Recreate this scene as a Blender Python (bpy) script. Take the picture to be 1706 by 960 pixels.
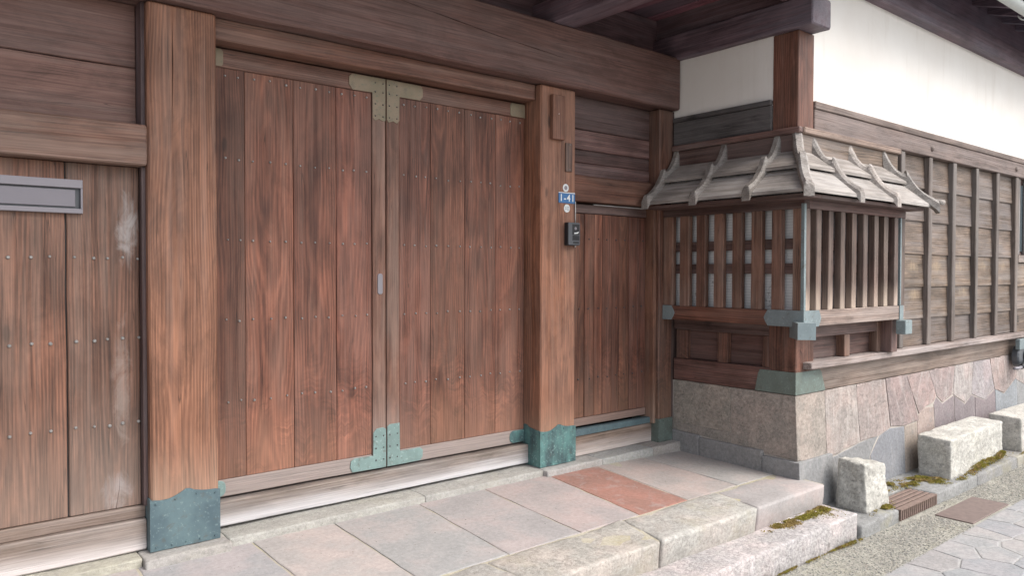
import bpy, bmesh, math, random
import numpy as np
from mathutils import Vector, Matrix, noise

for o in list(bpy.data.objects):
    bpy.data.objects.remove(o)
scn = bpy.context.scene
COL = scn.collection
rad = math.radians

# ------------------------------------------------------------------ camera
YAW, PITCH, ROLL, FPX = rad(50.686), rad(-1.187), rad(0.095), 1256.85
F = Vector((math.cos(YAW) * math.cos(PITCH), math.sin(YAW) * math.cos(PITCH), math.sin(PITCH)))
R0 = Vector((math.sin(YAW), -math.cos(YAW), 0))
U0 = R0.cross(F)
R = R0 * math.cos(ROLL) + U0 * math.sin(ROLL)
U = U0 * math.cos(ROLL) - R0 * math.sin(ROLL)
cd = bpy.data.cameras.new('camera')
cam = bpy.data.objects.new('camera', cd)
COL.objects.link(cam)
cd.sensor_width = 36
cd.lens = 36 * FPX / 1706
cd.clip_start, cd.clip_end = 0.05, 500
M = Matrix((R, U, -F)).transposed().to_4x4()
M.translation = Vector((0, -4.313, 1.5))
cam.matrix_world = M
scn.camera = cam

# ------------------------------------------------------------------ light
SUN_EL, SUN_AZ = rad(50), math.atan2(0.50, -0.86)      # azimuth measured from +y towards +x
world = bpy.data.worlds.new('World')
scn.world = world
world.use_nodes = True
wn, wl = world.node_tree.nodes, world.node_tree.links
sky = wn.new('ShaderNodeTexSky')
sky.sky_type = 'NISHITA'
sky.sun_disc = False
sky.sun_elevation = SUN_EL
sky.sun_rotation = SUN_AZ
sky.air_density = 1.0
sky.dust_density = 3.0
sky.ozone_density = 1.0
hs = wn.new('ShaderNodeHueSaturation')                  # thin overcast: the blue is washed out
hs.inputs['Saturation'].default_value = 0.38
wl.new(sky.outputs[0], hs.inputs['Color'])
wl.new(hs.outputs[0], wn['Background'].inputs['Color'])
wn['Background'].inputs['Strength'].default_value = 0.15
sd = bpy.data.lights.new('sun', 'SUN')
sd.energy = 1.3
sd.angle = rad(35)
sd.color = (1.0, 0.95, 0.88)
sun = bpy.data.objects.new('sun', sd)
COL.objects.link(sun)
sdir = Vector((math.sin(SUN_AZ) * math.cos(SUN_EL), math.cos(SUN_AZ) * math.cos(SUN_EL), math.sin(SUN_EL)))
sun.rotation_euler = sdir.to_track_quat('Z', 'Y').to_euler()
sun.location = sdir * 30
scn.view_settings.view_transform = 'Standard'
scn.view_settings.look = 'None'
scn.view_settings.gamma = 1
scn.view_settings.use_curve_mapping = False
scn.view_settings.exposure = 1.1
scn.render.engine = 'CYCLES'
scn.cycles.max_bounces = 8
scn.cycles.diffuse_bounces = 5
scn.cycles.use_denoising = True

RNG = random.Random(7)
def rr(a, b): return RNG.uniform(a, b)

# ------------------------------------------------------------------ materials
class NB:
    def __init__(s, name, rough=.7, metallic=0., spec=.35):
        s.m = bpy.data.materials.new(name)
        s.m.use_nodes = True
        s.t = s.m.node_tree
        s.p = s.t.nodes['Principled BSDF']
        s.p.inputs['Roughness'].default_value = rough
        s.p.inputs['Metallic'].default_value = metallic
        s.p.inputs['Specular IOR Level'].default_value = spec
    def put(s, sock, v):
        if isinstance(v, bpy.types.NodeSocket): s.t.links.new(v, sock)
        elif isinstance(v, (tuple, list)) and len(v) == 3 and len(sock.default_value) == 4: sock.default_value = (*v, 1)
        else: sock.default_value = v
    def n(s, ty, **props):
        nd = s.t.nodes.new('ShaderNode' + ty)
        for k, v in props.items(): setattr(nd, k, v)
        return nd
    def math(s, op, a, b=None, c=None, clamp=False):
        nd = s.n('Math', operation=op, use_clamp=clamp)
        s.put(nd.inputs[0], a)
        if b is not None: s.put(nd.inputs[1], b)
        if c is not None: s.put(nd.inputs[2], c)
        return nd.outputs[0]
    def vec(s, x, y, z):
        nd = s.n('CombineXYZ')
        for i, v in enumerate((x, y, z)): s.put(nd.inputs[i], v)
        return nd.outputs[0]
    def vm(s, op, a, b):
        nd = s.n('VectorMath', operation=op)
        s.put(nd.inputs[0], a); s.put(nd.inputs[1], b)
        return nd.outputs[0]
    def noise(s, vec, scale=1., detail=2., rough=.5, dist=0.):
        nd = s.n('TexNoise')
        s.put(nd.inputs['Vector'], vec)
        nd.inputs['Scale'].default_value = scale
        nd.inputs['Detail'].default_value = detail
        nd.inputs['Roughness'].default_value = rough
        nd.inputs['Distortion'].default_value = dist
        return nd.outputs['Fac']
    def mix(s, f, a, b, mode='MIX'):
        nd = s.n('Mix', data_type='RGBA', blend_type=mode)
        s.put(nd.inputs[0], f); s.put(nd.inputs[6], a); s.put(nd.inputs[7], b)
        return nd.outputs[2]
    def step(s, v, lo, hi, smooth=True):
        nd = s.n('MapRange', interpolation_type='SMOOTHSTEP' if smooth else 'LINEAR')
        s.put(nd.inputs['Value'], v); s.put(nd.inputs['From Min'], lo); s.put(nd.inputs['From Max'], hi)
        return nd.outputs['Result']
    def bump(s, h, strength, dist):
        nd = s.n('Bump')
        nd.inputs['Strength'].default_value = strength
        nd.inputs['Distance'].default_value = dist
        s.put(nd.inputs['Height'], h)
        s.t.links.new(nd.outputs[0], s.p.inputs['Normal'])
    def color(s, c): s.put(s.p.inputs['Base Color'], c)

def wood(name, axis, dark, light, grey=(.30, .27, .25), gamt=.35, ring=42, rcon=.5, bleach=None, bcol=(.52, .45, .39),
         rough=.62, blot=.5, stains=(), wob=.10, curl=0., stw=1.):
    b = NB(name, rough, 0, .4)
    tc = b.n('TexCoord').outputs['Object']
    oi = b.n('ObjectInfo')
    rnd = oi.outputs['Random']
    geo = b.n('NewGeometry')
    sp = b.n('SeparateXYZ'); b.put(sp.inputs[0], tc)
    xyz = dict(x=sp.outputs[0], y=sp.outputs[1], z=sp.outputs[2])
    a_, b_ = [k for k in 'xyz' if k != axis]
    A, B, Cg = xyz[a_], xyz[b_], xyz[axis]
    r1 = b.math('MULTIPLY', rnd, 41.3); r2 = b.math('MULTIPLY', rnd, 97.1)
    Co = b.math('ADD', Cg, r1)
    Ao = b.math('ADD', A, r2)
    def aniso(ka, kc):
        return b.vec(b.math('MULTIPLY', Ao, ka), b.math('MULTIPLY', B, ka), b.math('MULTIPLY', Co, kc))
    n1 = b.noise(aniso(2.2, .55), 1, 2.0, .5)
    n1b = b.noise(aniso(9, 1.6), 1, 2.0, .5)
    fa = b.math('FRACT', b.math('MULTIPLY', rnd, 17.7)); fb = b.math('FRACT', b.math('MULTIPLY', rnd, 31.9))
    ca = b.math('ADD', A, b.math('MULTIPLY', b.math('SUBTRACT', fa, .5), .16))
    cb = b.math('ADD', B, b.math('ADD', .05, b.math('MULTIPLY', fb, .10)))
    r = b.math('SQRT', b.math('ADD', b.math('MULTIPLY', ca, ca), b.math('MULTIPLY', cb, cb)))
    d = b.math('ADD', r, b.math('ADD', b.math('MULTIPLY', n1, wob), b.math('MULTIPLY', n1b, .022)))
    sn = b.math('SINE', b.math('MULTIPLY', d, ring * 6.283))
    rg = b.math('POWER', b.math('MULTIPLY_ADD', sn, .5, .5), 1.6)
    fib = b.noise(aniso(130, 2.6), 1, 3, .6)
    stk = b.noise(aniso(26, .55), 1, 3, .55)
    blo = b.noise(aniso(2.6, .9), 1, 4, .6)
    blo2 = b.noise(aniso(4.1, 1.7), 1.3, 4, .6)
    fib = b.step(fib, .30, .70, False)
    t = b.math('ADD', b.math('MULTIPLY', rg, .42 * rcon), b.math('ADD', b.math('MULTIPLY', stk, .55 * stw), b.math('MULTIPLY', fib, .45 * stw)))
    t = b.step(t, .28 * stw, .28 * stw + .42 * rcon + .52 * stw + .12 * (1 - stw), False)
    c = b.mix(t, dark, light)
    bl = b.math('MULTIPLY_ADD', b.step(blo2, .3, .7), blot, 1 - blot * .55)
    # each piece a little lighter or darker, hand sized smudges with ragged rims, hairline checks along the grain, knots
    ks = b.math('MULTIPLY_ADD', b.math('FRACT', b.math('MULTIPLY', rnd, 53.3)), .34, .84)
    smg = b.noise(aniso(6.5, 2.2), 1, 6, .72, .9)
    bl = b.math('MULTIPLY', bl, b.math('MULTIPLY', ks, b.math('MULTIPLY_ADD', b.step(smg, .38, .58), .28, .78)))
    chk = b.math('ABSOLUTE', b.math('SUBTRACT', b.noise(aniso(34, .75), 1, 1.5, .5), .5))
    ckm = b.math('MULTIPLY', b.step(chk, .012, .003), b.step(b.noise(aniso(5, 1.1), 1.7, 2, .5), .50, .60))
    vk = b.n('TexVoronoi'); vk.inputs['Scale'].default_value = 1.0
    b.put(vk.inputs['Vector'], b.vec(b.math('MULTIPLY', Ao, 5.5), b.math('MULTIPLY', B, 1.2), b.math('MULTIPLY', Co, 2.0)))
    vcs = b.n('SeparateXYZ'); b.put(vcs.inputs[0], vk.outputs['Color'])
    kn = b.math('MULTIPLY', b.step(vk.outputs['Distance'], .125, .055), b.math('GREATER_THAN', vcs.outputs[0], .66))
    bl = b.math('MULTIPLY', bl, b.math('SUBTRACT', 1., b.math('ADD', b.math('MULTIPLY', ckm, .55), b.math('MULTIPLY', kn, .6)), clamp=True))
    if curl:                                   # rippled figure across the grain in patches low on the boards
        pzc = b.n('SeparateXYZ'); b.put(pzc.inputs[0], geo.outputs['Position'])
        fg = b.noise(b.vec(b.math('MULTIPLY', Ao, 7.), b.math('MULTIPLY', B, 3.), b.math('ADD', b.math('MULTIPLY', Co, 34.), b.math('MULTIPLY', n1b, 9.))), 1, 3, .6, .6)
        fm = b.math('MULTIPLY', b.step(b.noise(aniso(3.2, 2.4), 1, 2, .5), .42, .58), b.step(pzc.outputs[2], 1.15, .55))
        bl = b.math('MULTIPLY', bl, b.math('ADD', 1., b.math('MULTIPLY', fm, b.math('MULTIPLY', b.math('SUBTRACT', b.step(fg, .32, .68), .55), curl))))
        bl = b.math('MULTIPLY', bl, b.math('MULTIPLY_ADD', b.step(b.noise(aniso(3.0, 1.1), 1.2, 3, .55, .4), .36, .62), .42, .74))
    mul = b.n('VectorMath', operation='SCALE'); b.put(mul.inputs[0], c); b.put(mul.inputs['Scale'], bl)
    c = mul.outputs[0]
    wmask = b.math('MULTIPLY', b.step(b.math('ADD', blo, b.math('MULTIPLY', b.math('SUBTRACT', stk, .5), .7)), .38, .68), gamt)
    c = b.mix(wmask, c, b.mix(fib, tuple(v * .75 for v in grey), tuple(v * 1.15 for v in grey)))
    if bleach:
        pz = b.n('SeparateXYZ'); b.put(pz.inputs[0], geo.outputs['Position'])
        z = b.math('ADD', pz.outputs[2], b.math('MULTIPLY', b.math('SUBTRACT', b.math('ADD', stk, blo), 1.0), bleach[2] if len(bleach) > 2 else .35))
        m = b.step(z, bleach[1], bleach[0])
        if bleach[0] > bleach[1]: m = b.step(z, bleach[1], bleach[0])
        nd = b.math('MULTIPLY', m, bleach[3] if len(bleach) > 3 else .8)
        c = b.mix(nd, c, b.mix(fib, tuple(v * .82 for v in bcol), tuple(v * 1.1 for v in bcol)))
    for (sx_, sz_, rx_, rz_, col_, am_) in stains:
        pz = b.n('SeparateXYZ'); b.put(pz.inputs[0], geo.outputs['Position'])
        u_ = b.math('DIVIDE', b.math('SUBTRACT', pz.outputs[0], sx_), rx_)
        v_ = b.math('DIVIDE', b.math('SUBTRACT', pz.outputs[2], sz_), rz_)
        d2 = b.math('ADD', b.math('MULTIPLY', u_, u_), b.math('MULTIPLY', v_, v_))
        nn = b.noise(b.vec(b.math('MULTIPLY', pz.outputs[0], 16.), 0., b.math('MULTIPLY', pz.outputs[2], 7.)), 1, 5, .7, .8)
        c = b.mix(b.math('MULTIPLY', b.step(b.math('ADD', d2, b.math('MULTIPLY', nn, 2.6)), 2.1, .9), am_), c, col_)
    c = b.mix(1.0, c, oi.outputs['Color'], 'MULTIPLY')
    b.color(c)
    h = b.math('ADD', b.math('MULTIPLY', rg, .35 * rcon), b.math('ADD', b.math('SUBTRACT', b.math('MULTIPLY', fib, .45), ckm), b.math('MULTIPLY', stk, .5)))
    b.bump(h, .45, .004)
    b.put(b.p.inputs['Roughness'], b.math('MULTIPLY_ADD', blo, .25, rough - .12))
    return b.m

def bl(lo, hi, w=.35, amt=.8):
    return (lo, hi, w, amt)

W = {}
for ax in 'xyz':
    W['post' + ax] = wood('post timber ' + ax, ax, (.125, .054, .032), (.345, .158, .092), gamt=.15, rcon=.8, ring=80, blot=.35, bleach=bl(.05, .62, .45, .55), bcol=(.48, .33, .24), wob=.10)
    W['beam' + ax] = wood('beam timber ' + ax, ax, (.09, .045, .037), (.185, .097, .080), grey=(.17, .122, .112), gamt=.4, rcon=.3, blot=.15, ring=70)
    W['door' + ax] = wood('door timber ' + ax, ax, (.078, .029, .019), (.252, .098, .060), grey=(.195, .118, .092), gamt=.40, rcon=.55, ring=75, blot=.4, bleach=bl(.2, .75, .5, .35), bcol=(.33, .18, .12), wob=.15, curl=.75, stw=.75)
    W['rail' + ax] = wood('door rail timber ' + ax, ax, (0.104, 0.052, 0.037), (0.257, 0.138, 0.100), grey=(.26, .205, .18), gamt=.45, rcon=.45, ring=75, blot=.4, bleach=bl(.18, .75, .35, .75), bcol=(.33, .285, .265))
    W['sill' + ax] = wood('bleached sill timber ' + ax, ax, (.165, .128, .108), (.34, .285, .25), grey=(.29, .265, .255), gamt=.6, rcon=.3, ring=70, blot=.35, bleach=bl(.0, .125, .10, .92), bcol=(.60, .585, .60))
    W['panel' + ax] = wood('side panel timber ' + ax, ax, (0.066, 0.034, 0.024), (.235, .112, .072), grey=(.21, .165, .14), gamt=.35, rcon=.65, ring=75, blot=.5, bleach=bl(.2, .9, .7, .35), bcol=(.33, .27, .23),
                             stains=((.965, 1.72, .07, .24, (.36, .33, .32), .8), (.93, .9, .06, .45, (.33, .27, .24), .5), (.90, .33, .10, .14, (.36, .32, .31), .7)))
    W['dark' + ax] = wood('dark timber ' + ax, ax, (.048, .028, .025), (.155, .085, .070), grey=(.18, .14, .13), gamt=.45, rcon=.4, blot=.45, ring=70)
    W['grey' + ax] = wood('weathered grey timber ' + ax, ax, (0.120, 0.090, 0.076), (0.323, 0.260, 0.225), grey=(.33, .295, .275), gamt=.55, rcon=.55, blot=.4, ring=70)
    W['slat' + ax] = wood('lattice timber ' + ax, ax, (0.085, 0.043, 0.030), (0.270, 0.140, 0.095), grey=(.28, .22, .185), gamt=.4, rcon=.7, ring=80, blot=.4)
    W['slatf' + ax] = wood('front lattice timber ' + ax, ax, (.060, .036, .029), (.175, .112, .088), grey=(.20, .165, .14), gamt=.4, rcon=.5, ring=80, blot=.5, bleach=bl(1.18, 1.45, .3, .8), bcol=(.46, .36, .29))
    W['silver' + ax] = wood('silvered roof timber ' + ax, ax, (0.180, 0.154, 0.135), (0.418, 0.375, 0.342), grey=(.41, .385, .365), gamt=.55, rcon=.35, blot=.3, ring=60)
    W['soffit' + ax] = wood('soffit timber ' + ax, ax, (.085, .055, .06), (.20, .115, .118), grey=(.17, .155, .17), gamt=.45, rcon=.3, blot=.45, rough=.55)  # base colour lifted and blued to stand in for haze in the shade
    W['black' + ax] = wood('blackened timber ' + ax, ax, (.05, .047, .048), (.115, .10, .095), grey=(.15, .14, .14), gamt=.45, rcon=.35, blot=.5)
    W['board' + ax] = wood('weatherboard timber ' + ax, ax, (0.083, 0.054, 0.038), (0.275, 0.195, 0.138), grey=(.235, .20, .18), gamt=.65, rcon=.75, ring=60, blot=.6, wob=.14, stains=[(x_, z_, .17, .07, (.40, .29, .18), a_ * .62) for x_, z_, a_ in ((7.57, 1.56, .7), (8.13, 1.56, .85), (8.73, 1.57, .7), (9.34, 1.58, .5), (9.95, 1.58, .65), (7.62, 1.29, .75), (8.80, 1.30, .75), (9.0, 2.26, .4))] if ax == 'x' else ())

def copper(name, c1, c2, c3, streak=8., rough=.5, metallic=.25):
    b = NB(name, rough, metallic, .5)
    geo = b.n('NewGeometry').outputs['Position']
    sp = b.n('SeparateXYZ'); b.put(sp.inputs[0], geo)
    v = b.vec(b.math('MULTIPLY', sp.outputs[0], streak * 5), b.math('MULTIPLY', sp.outputs[1], streak * 5), b.math('MULTIPLY', sp.outputs[2], streak))
    s1 = b.noise(v, 1, 3, .6)
    n2 = b.noise(geo, 7, 4, .6)
    n3 = b.noise(geo, 60, 3, .6)
    f = b.step(b.math('ADD', b.math('MULTIPLY', s1, .5), b.math('MULTIPLY', n2, .6)), .38, .72)
    c = b.mix(f, c1, c2)
    c = b.mix(b.math('MULTIPLY', b.step(n3, .57, .72), .7), c, c3)
    n4 = b.noise(geo, 17, 5, .7, .6)
    c = b.mix(b.math('MULTIPLY', b.step(n4, .56, .66), .45), c, (.11, .10, .085))
    c = b.mix(b.math('MULTIPLY', b.step(n4, .40, .30), .35), c, tuple(v * 1.25 for v in c3))
    b.color(c)
    b.bump(b.math('ADD', n2, b.math('MULTIPLY', n3, .3)), .35, .005)
    b.put(b.p.inputs['Roughness'], b.math('MULTIPLY_ADD', n2, .3, rough - .1))
    return b.m
CU_SLATE = copper('slate green copper', (.075, .115, .135), (.12, .18, .195), (.19, .26, .265), 1.5)
CU_TEAL = copper('streaked verdigris copper', (.05, .08, .09), (.115, .245, .235), (.26, .40, .38), 3)
CU_PALE = copper('pale verdigris copper', (.16, .225, .215), (.22, .32, .305), (.36, .45, .43), 1)
CU_TAN = copper('tan weathered copper', (.27, .20, .14), (.20, .165, .11), (.12, .15, .105), .25, .6, .1)
CU_BLUE = copper('blue green copper', (.165, .20, .21), (.215, .262, .27), (.29, .34, .34), 1)
CU_LIGHT = copper('light blue green copper', (.20, .245, .255), (.26, .315, .325), (.35, .40, .40), 1)
CU_OLIVE = copper('olive green copper', (.115, .14, .12), (.16, .20, .18), (.22, .29, .27), .6)

def stone(name, bumpd=.006, bumps=.6, speck=.35, pits=0., spots=.5, scale=1., stain=(.25, .24, .22), stamt=.4, rough=.85, lich=0., lcol=(.42, .36, .10), vein=0., grime=None, hue=0.):
    b = NB(name, rough, 0, .25)
    geo = b.n('NewGeometry').outputs['Position']
    oi = b.n('ObjectInfo')
    off = b.vm('ADD', geo, b.vec(b.math('MULTIPLY', oi.outputs['Random'], 19.), 0., 0.))
    n1 = b.noise(off, 3.2 * scale, 5, .62)
    n2 = b.noise(off, 38 * scale, 4, .62)
    n3 = b.noise(off, 150 * scale, 2, .6)
    n4 = b.noise(off, 9 * scale, 4, .65, .6)
    k = b.math('ADD', b.math('MULTIPLY', b.step(n1, .25, .75), .22), b.math('ADD', b.math('MULTIPLY', b.step(n2, .3, .7), speck), .78 - speck * .35))
    k = b.math('ADD', k, b.math('MULTIPLY', b.math('SUBTRACT', n3, .5), speck * 1.2))
    mul = b.n('VectorMath', operation='SCALE'); b.put(mul.inputs[0], oi.outputs['Color']); b.put(mul.inputs['Scale'], k)
    c0 = mul.outputs[0]
    gr = b.noise(off, 75 * scale, 2, .5)
    c0 = b.mix(b.math('MULTIPLY', b.step(gr, .60, .68), spots), c0, b.mix(1., c0, (1.32, 1.30, 1.28), 'MULTIPLY'))
    c0 = b.mix(b.math('MULTIPLY', b.step(gr, .40, .33), spots), c0, b.mix(1., c0, (.62, .61, .61), 'MULTIPLY'))
    if hue:
        c0 = b.mix(b.math('MULTIPLY', b.step(n1, .42, .62), hue), c0, b.mix(1., c0, (1.05, .955, .935), 'MULTIPLY'))
    if vein:
        sq = b.n('SeparateXYZ'); b.put(sq.inputs[0], off)
        d1 = b.math('ADD', sq.outputs[0], b.math('MULTIPLY', sq.outputs[2], b.math('MULTIPLY_ADD', oi.outputs['Random'], 1.6, -.8)))
        vv = b.noise(b.vec(b.math('MULTIPLY', d1, 22.), b.math('MULTIPLY', sq.outputs[1], 22.), b.math('MULTIPLY', sq.outputs[2], 2.5)), 1, 4, .6, .3)
        c0 = b.mix(b.math('MULTIPLY', b.step(vv, .50, .72), vein), c0, (.56, .52, .49))
        c0 = b.mix(b.math('MULTIPLY', b.step(vv, .48, .30), vein * .8), c0, (.24, .195, .19))
    c = b.mix(b.math('MULTIPLY', b.step(n4, .5, .72), stamt), c0, stain)
    if grime:
        sq2 = b.n('SeparateXYZ'); b.put(sq2.inputs[0], geo)
        gz = b.math('ADD', sq2.outputs[2], b.math('MULTIPLY', b.math('SUBTRACT', b.noise(geo, 13, 4, .65), .5), .28))
        c = b.mix(b.math('MULTIPLY', b.step(gz, grime[1], grime[0]), .8), c, (.075, .075, .062))
    h = b.math('ADD', b.math('MULTIPLY', n4, .6), b.math('ADD', b.math('MULTIPLY', n2, .5), b.math('MULTIPLY', n3, .25)))
    if pits:
        vo = b.n('TexVoronoi'); b.put(vo.inputs['Vector'], b.vm('ADD', off, b.vec(n4, n2, 0.))); vo.inputs['Scale'].default_value = 34
        pm = b.math('MULTIPLY', b.step(vo.outputs['Distance'], .34, .14), b.step(n4, .44, .54))
        c = b.mix(b.math('MULTIPLY', pm, pits), c, (.075, .07, .06))
        h = b.math('SUBTRACT', h, b.math('MULTIPLY', pm, .8))
    if lich:
        c = b.mix(b.math('MULTIPLY', b.step(b.noise(off, 2.1, 5, .7), .52, .68), lich), c, lcol)
    b.color(c)
    b.bump(h, bumps, bumpd)
    return b.m
ST_PAV = stone('paving stone', .004, .5, .14, 0, .22, 1, (.34, .325, .315), .4, vein=.05, hue=.8)
ST_EDGE = stone('edge stone', .010, .7, .30, .45, .4, 1, (.36, .345, .31), .5, .9, .25, (.38, .34, .22), hue=.6)
ST_STEP = stone('rough step stone', .014, .9, .36, .6, .6, 1, (.50, .475, .455), .55, .9, 0, vein=.0, grime=(-.52, -.41), hue=.6)
ST_KERB = stone('rough kerb stone', .010, .7, .3, .3, .5, 1, (.22, .215, .20), .45, .9, .15)
ST_SILL = stone('sill stone', .008, .6, .22, .2, .35, 1, (.33, .315, .285), .5, .9, .30, (.40, .38, .30))
ST_WALL = stone('dressed wall stone', .010, .8, .30, .25, .5, 1, (.31, .275, .255), .4, vein=.40, hue=.8)
ST_WING = stone('dressed wing stone', .010, .8, .32, .30, .5, 1, (.27, .255, .23), .5, hue=.5)
ST_DARK = stone('dark foundation stone', .008, .7, .25, 0, .4, 1, (.23, .225, .225), .45, vein=.12)
ST_GUARD = stone('pitted pale guard stone', .012, .9, .30, .98, .7, .9, (.44, .42, .38), .45, .92, .12, (.38, .36, .22))
ST_FLAG = stone('crazy paving stone', .004, .5, .22, 0, .3, 1, (.29, .29, .295), .5, hue=.5)
ST_MORTAR = stone('lime mortar bed', .006, .7, .25, 0, .4, 2, (.40, .37, .30), .4, .95, .45, (.38, .33, .13))
ST_JOINT = stone('pale wall joint', .004, .5, .2, 0, .3, 2, (.43, .40, .35), .3, .95)
ST_STREET = stone('street joint', .004, .5, .2, 0, .3, 2, (.30, .30, .30), .3, .95)
ST_GRAVEL = stone('washed aggregate bed', .008, .9, .5, .3, .5, 2.2, (.24, .235, .21), .4, .95, .2, (.3, .29, .18))

b = NB('lime plaster', .85, 0, .2)
geo = b.n('NewGeometry').outputs['Position']
n1 = b.noise(geo, 1.1, 4, .6); n2 = b.noise(geo, 30, 3, .6)
sp = b.n('SeparateXYZ'); b.put(sp.inputs[0], geo)
dr = b.noise(b.vec(b.math('MULTIPLY', sp.outputs[0], 9.), b.math('MULTIPLY', sp.outputs[1], 9.), b.math('MULTIPLY', sp.outputs[2], .9)), 1, 4, .6)
pc = b.mix(b.step(n1, .3, .75), (.77, .74, .70), (.71, .67, .625))
b.color(b.mix(b.math('MULTIPLY', b.step(dr, .52, .75), .35), pc, (.60, .55, .49)))
b.bump(b.math('ADD', n1, b.math('ADD', b.math('MULTIPLY', n2, .2), b.math('MULTIPLY', b.noise(geo, 6, 3, .5), .6))), .3, .012)
PLASTER = b.m

def flat(name, c, rough=.6, metallic=0., spec=.4, var=.2, scale=25):
    b = NB(name, rough, metallic, spec)
    n_ = b.noise(b.n('NewGeometry').outputs['Position'], scale, 4, .6)
    b.color(b.mix(n_, tuple(v * (1 - var) for v in c), tuple(v * (1 + var) for v in c)))
    b.bump(n_, .08, .002)
    return b.m
M_ALU = flat('brushed grey metal', (.215, .20, .22), .5, .3, .5, .06, 12)
M_SLOT = flat('slot flap metal', (.185, .172, .192), .5, .3, .5, .06, 12)
M_BLACK = flat('black plastic', (.014, .015, .018), .4, 0, .5, .1)
M_CHAR = flat('charcoal plastic', (.075, .08, .09), .38, 0, .5, .08)
M_WHITE = flat('white enamel', (.72, .72, .70), .5, 0, .4, .04)
M_BLUE = flat('blue enamel', (.035, .13, .30), .4, 0, .5, .05)
M_STICK = flat('sticker paper', (.60, .62, .62), .6, 0, .3, .08)
M_INK = flat('grey ink', (.22, .25, .28), .6)
M_NAIL = flat('zinc nail', (.30, .29, .28), .45, .5, .5, .5, 60)
M_DKNAIL = flat('dark iron nail', (.09, .08, .08), .5, .4, .5, .4, 60)
M_RUST = flat('rusty iron', (.22, .16, .135), .75, .2, .3, .5, 40)
M_RUST2 = flat('rusty plate iron', (.20, .155, .14), .7, .2, .3, .35, 25)
M_DARKVOID = flat('unlit interior board', (.02, .017, .016), .9, 0, .1, .2)  # darkness of unlit interiors put into the colour
M_GUTTER = flat('pale gutter', (.50, .52, .50), .5, 0, .4, .08)
M_GLASS = flat('window glass', (.07, .09, .10), .08, 0, .6, .2, 2)
M_TILE = flat('grey roof tile', (.13, .135, .14), .6, 0, .4, .25)
M_GREYROD = flat('grey rod', (.45, .44, .42), .5)

b = NB('reed screen', .8, 0, .2)
geo = b.n('NewGeometry').outputs['Position']
sp = b.n('SeparateXYZ'); b.put(sp.inputs[0], geo)
ln = b.math('PINGPONG', b.math('MULTIPLY', sp.outputs[2], 1.0), .011)
lm = b.step(ln, .0015, .004)
thr = b.step(b.math('PINGPONG', b.math('ADD', sp.outputs[1], 5.), .085), .002, .004)
nz = b.noise(geo, 22, 4, .6)
c = b.mix(lm, (.58, .57, .57), b.mix(nz, (.66, .65, .65), (.76, .75, .74)))
c = b.mix(b.math('MULTIPLY', b.math('SUBTRACT', 1., thr), .3), c, (.25, .24, .25))
blot = b.math('MULTIPLY', b.step(b.noise(geo, 40, 3, .7), .52, .62), b.step(b.noise(b.vec(0., b.math('MULTIPLY', sp.outputs[1], 4.), b.math('MULTIPLY', sp.outputs[2], .8)), 1.7, 2, .5), .52, .6))
c = b.mix(b.math('MULTIPLY', blot, .6), c, (.20, .18, .17))
b.color(c); b.bump(lm, .4, .003)
REED = b.m

b = NB('moss', .95, 0, .1)
gi = b.n('NewGeometry')
nz = b.noise(gi.outputs['Position'], 9, 3, .6)
c = b.mix(gi.outputs['Random Per Island'], (.13, .115, .03), (.33, .29, .06))
b.color(b.mix(b.step(nz, .42, .62), c, b.mix(gi.outputs['Random Per Island'], (.22, .15, .06), (.36, .27, .11))))
MOSS = b.m
b = NB('pebble', .85, 0, .3)
gi = b.n('NewGeometry')
cr = b.n('ValToRGB'); b.put(cr.inputs[0], gi.outputs['Random Per Island'])
els = cr.color_ramp.elements
els[0].color = (.13, .13, .125, 1); els[1].color = (.44, .43, .39, 1)
for p_, c_ in ((.25, (.23, .225, .205, 1)), (.5, (.29, .28, .25, 1)), (.75, (.35, .335, .30, 1)), (.9, (.27, .235, .20, 1))):
    e = els.new(p_); e.color = c_
b.color(cr.outputs[0])
PEB = b.m

# ------------------------------------------------------------------ object helpers
WLOC = {}
def wloc(o): return WLOC[o.name] if o is not None else Vector((0, 0, 0))
def tag(o, label=None, cat=None, group=None, kind=None):
    if label: o['label'] = label
    if cat: o['category'] = cat
    if group: o['group'] = group
    if kind: o['kind'] = kind
    return o
def empty(name, loc, label=None, cat=None, group=None, kind=None):
    o = bpy.data.objects.new(name, None)
    o.empty_display_size = .1
    COL.objects.link(o)
    o.location = loc
    WLOC[o.name] = Vector(loc)
    return tag(o, label, cat, group, kind)
def link(name, me, parent, at, tint=None):
    o = bpy.data.objects.new(name, me)
    COL.objects.link(o)
    o.parent = parent
    o.location = Vector(at) - wloc(parent)
    WLOC[o.name] = Vector(at)
    if tint is not None:
        o.color = (*tint, 1) if len(tint) == 3 else tint
    return o
def mk(name, verts, faces, mat, parent=None, tint=None, smooth=False, kind=None, label=None):
    v = np.asarray(verts, float)
    c = (v.min(0) + v.max(0)) / 2
    me = bpy.data.meshes.new(name)
    me.from_pydata((v - c).tolist(), [], faces)
    me.update()
    bm = bmesh.new(); bm.from_mesh(me)
    bmesh.ops.recalc_face_normals(bm, faces=bm.faces)
    bm.to_mesh(me); bm.free()
    if smooth:
        me.polygons.foreach_set('use_smooth', [True] * len(me.polygons))
    me.materials.append(mat)
    o = link(name, me, parent, c, tint)
    if kind: o['kind'] = kind
    if label: o['label'] = label
    return o
def nz1(t, seed):
    return noise.noise(Vector((t, seed * 3.17, seed * 1.31)))

def tv(s=.1):
    k = 1 + rr(-s, s)
    return (k * (1 + rr(-s, s) * .25), k, k * (1 + rr(-s, s) * .25))

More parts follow.
